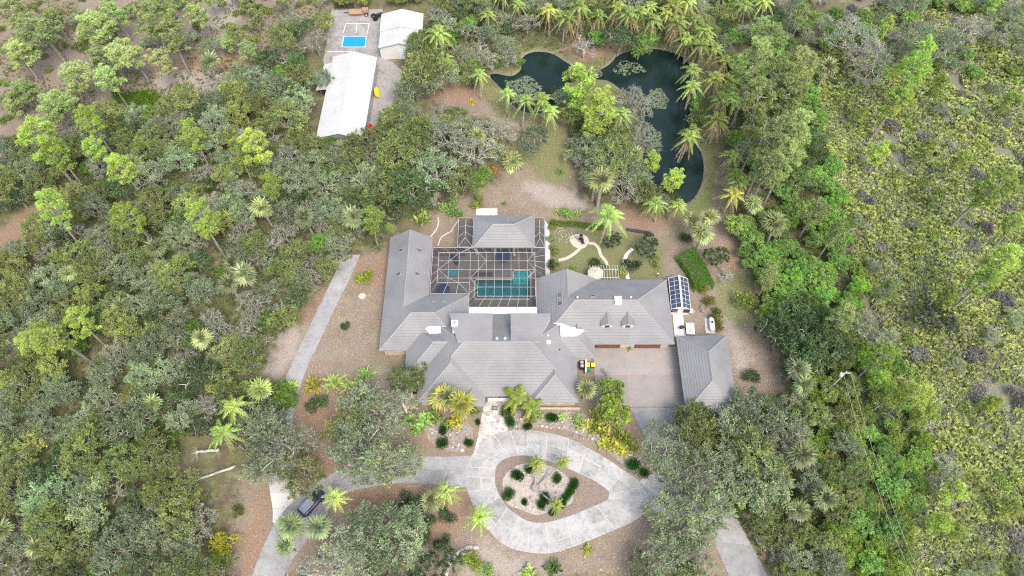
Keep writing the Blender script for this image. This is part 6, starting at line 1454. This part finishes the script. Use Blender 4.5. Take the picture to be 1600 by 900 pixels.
FIELD = PW([(1300,60),(1240,70),(1290,250),(1330,400),(1380,520),(1360,620),(1390,700),(1330,940),(1680,940),(1680,-20),(1400,-20)])
pts = scatter(FIELD, 23000, rng); pts = pts[(value_noise(pts, 5.0, 3)*.6+value_noise(pts, 2.0, 4)*.4) > .27]
nm = NM()
for s in range(8):
    q = pts[s::8]; k = len(q); h = rng.uniform(.35,.9,k); T0 = rng.uniform(.5,1.45,k)*(.75+.5*value_noise(q, 9.0, 8))
    for f in range(5):
        az = rng.uniform(0,6.28,k); el = rng.uniform(.1,1.1,k); d = np.stack([np.cos(az)*np.cos(el), np.sin(az)*np.cos(el), np.sin(el)],1); c = np.stack([q[:,0], q[:,1], h*.5],1)+d*.4
        sd = unit(np.cross(d, np.array([0,0,1.0]))); n_ = np.cross(sd, d)
        for a in (-1.1,-.4,.4,1.1):
            t = unit(math.cos(a)*d+math.sin(a)*sd-np.array([0,0,.2])); nm.cards(c+t*.2, t, unit(np.cross(t, n_)), .48, .19, T0*rng.uniform(.8,1.2,k))
stuff('palmetto', nm, M_FROND, 'dense low yellow green palmetto scrub covering the field east of the house', 'palmetto scrub', (.315,.36,.105))
nm = NM(); q = scatter(FIELD, 15000, rng); q = q[value_noise(q, 5.0, 13) > .43]; k = len(q)
for f in range(6):
    d = unit(rdirs(rng,k)+np.array([0,0,.7])); nm.cards(np.c_[q, np.full(k,.35)]+d*.45, d, unit(np.cross(d, rdirs(rng,k))), .9, .09, rng.uniform(.8,1.2,k))
link_ = tag(link('dry_brush', nm.mesh('dry_brush', M_TWIG)), 'grey dry twigs and dead stems between the palmetto clumps', 'dry brush', None, 'stuff')
# undergrowth of the woods
def under(name, polys, n, seed, label, col, hgt=(.2,1.1), card=(.42,.2), thin=.0, lim=6):
    rg = np.random.default_rng(seed); nm = NM()
    for poly, nn in zip(polys, n):
        q = scatter(poly, nn, rg); keep_ = np.ones(len(q), bool)
        for c in CLEAR: keep_ &= sdf(c, q[:,0], q[:,1]) > .3
        keep_ &= sdf(POND, q[:,0], q[:,1]) > 1.0
        keep_ &= ~((q[:,0] > -24) & (q[:,0] < 38.5) & (q[:,1] > 40.5) & (q[:,1] < 82)); keep_ &= value_noise(q, 6.0, seed+1) > thin
        q = q[keep_]; k = len(q); h = rg.uniform(*hgt, k); T0 = rg.uniform(.7,1.3,k)
        for f in range(lim):
            d = unit(rdirs(rg,k)+np.array([0,0,.45])); nm.cards(np.c_[q, h*.55]+d*(h*.6)[:,None], unit(d+rdirs(rg,k)*.6), unit(np.cross(d, rdirs(rg,k))), card[0]*rg.uniform(.7,1.3,k), card[1], T0*rg.uniform(.8,1.2,k))
    return stuff(name, nm, M_LEAF, label, 'undergrowth', col)
under('undergrowth', [PW(WEST), PW([(660,-30),(1240,-30),(1130,95),(960,75),(740,110),(650,110)]), PW([(1128,100),(1232,60),(1290,250),(1360,520),(1220,560),(1160,400)]), PW([(1225,560),(1370,540),(1400,910),(1205,910),(1110,760),(1165,655)])], (15000,4000,4000,5000), 5, 'dark green undergrowth on the floor of the woods', (.17,.26,.09))
under('weeds', [PW([(-20,-30),(530,-30),(500,70),(430,110),(330,165),(200,190),(120,205),(-20,275)])], (9000,), 6, 'patchy low green weeds over the sand of the open pinewood', (.19,.24,.06), (.1,.5), (.34,.16), .46)
under('weeds', [PW([(175,150),(240,140),(262,168),(200,180)])], (2500,), 8, 'bright green grass patch in a gap of the pinewood', (.15,.27,.03), (.1,.4), (.4,.1))
nm = NM(); q = scatter(BANK, 9000, rng); dd_ = sdf(POND, q[:,0], q[:,1]); q = q[(dd_ > .6) & (value_noise(q, 4, 31) > .4)]; k = len(q)
for f in range(3):
    t = unit(rdirs(rng,k)*.6+np.array([0,0,1.0])); nm.cards(np.c_[q, np.full(k,.12)], t, unit(np.cross(t, rdirs(rng,k))), .3, .09, rng.uniform(.7,1.3,k))
stuff('bank_grass', nm, M_LEAF, 'short grass growing on the banks of the pond', 'grass', (.22,.27,.06))
# lily pads
nm = NM()
for poly, n in ((PW([(790,125),(825,118),(848,135),(835,158),(800,160),(785,145)],-.35),620),(PW([(1015,140),(1032,138),(1045,155),(1040,170),(1012,168)],-.35),360),(PW([(965,92),(1000,100),(1010,112),(975,118),(958,112)],-.35),200),(PW([(1008,210),(1032,205),(1034,228),(1015,232)],-.35),200)):
    q = scatter(poly, n, rng); q = q[sdf(POND, q[:,0], q[:,1]) < -.8]; k = len(q); a = rng.uniform(0,6.28,k); t = np.stack([np.cos(a),np.sin(a),np.zeros(k)],1); b = np.stack([-np.sin(a),np.cos(a),np.zeros(k)],1)
    s = rng.uniform(.13,.34,k)[:,None]; c = np.c_[q, np.full(k,-.345)+rng.random(k)*.008]
    nm.quads(np.stack([c+t*s, c+b*s*.8, c-t*s, c-b*s*.8],1), rng.uniform(.7,1.25,k))
stuff('lily_pads', nm, M_LEAF, 'pale round lily pads floating on the pond', 'lily pads', (.27,.33,.20))
# fallen leaves and sticks on the open ground
nm = NM(); q = scatter(YARD, 30000, rng); k = len(q); a = rng.uniform(0,6.28,k); t = np.stack([np.cos(a),np.sin(a),rng.uniform(-.3,.3,k)],1)
q = q[:k]; hz_ = ~((q[:,0] > -24) & (q[:,0] < 38.5) & (q[:,1] > 41) & (q[:,1] < 81)) & (sdf(POND, q[:,0], q[:,1]) > .8)
q, t = q[hz_], t[hz_]; k = len(q)
nm.cards(np.c_[q, np.full(k,.06)], t, unit(np.cross(t, np.array([0,0,1.0]))), rng.uniform(.12,.34,k), rng.uniform(.05,.13,k), rng.uniform(.5,1.9,k))
o = link('leaf_litter', nm.mesh('leaf_litter', M_DEADLEAF)); tag(o, 'fallen brown leaves and bits scattered over the open ground', 'leaf litter', None, 'stuff')
# pale rocks of the beds
rg = random.Random(12)
for bname, poly, n, lab in (('front', PW([(790,668),(800,648),(905,648),(935,668),(985,692),(1005,735),(930,692),(880,674),(835,668)]), 120, 'pale rock in the bed under the right front hip'), ('west', PW([(668,668),(700,658),(735,668),(736,690),(715,703),(685,698)]), 70, 'pale rock in the bed left of the entrance walk'), ('island', [Z6(*q) for q in ((505,450),(560,385),(640,360),(760,375),(850,430),(885,520),(870,580),(780,610),(690,640),(600,610),(520,570))], 60, 'pale rock in the gravel of the driveway island')):
    bed = empty('rock_bed', (*np.array(poly).mean(0), 0), 0, lab.replace('pale rock', 'scattered pale rocks'), 'rock bed')
    q = scatter(poly, n, np.random.default_rng(n))
    for x, y in q:
        o = link('rock', rg.choice(stone_me), bed, (x, y, .08)); s = rg.uniform(.8,2.4); o.scale = (s, s*rg.uniform(.6,1), s*.8); o.rotation_euler = (0,0,rg.uniform(0,6))
    keep(bed)
print('COUNTS', COUNT, 'trees', len(TREES))
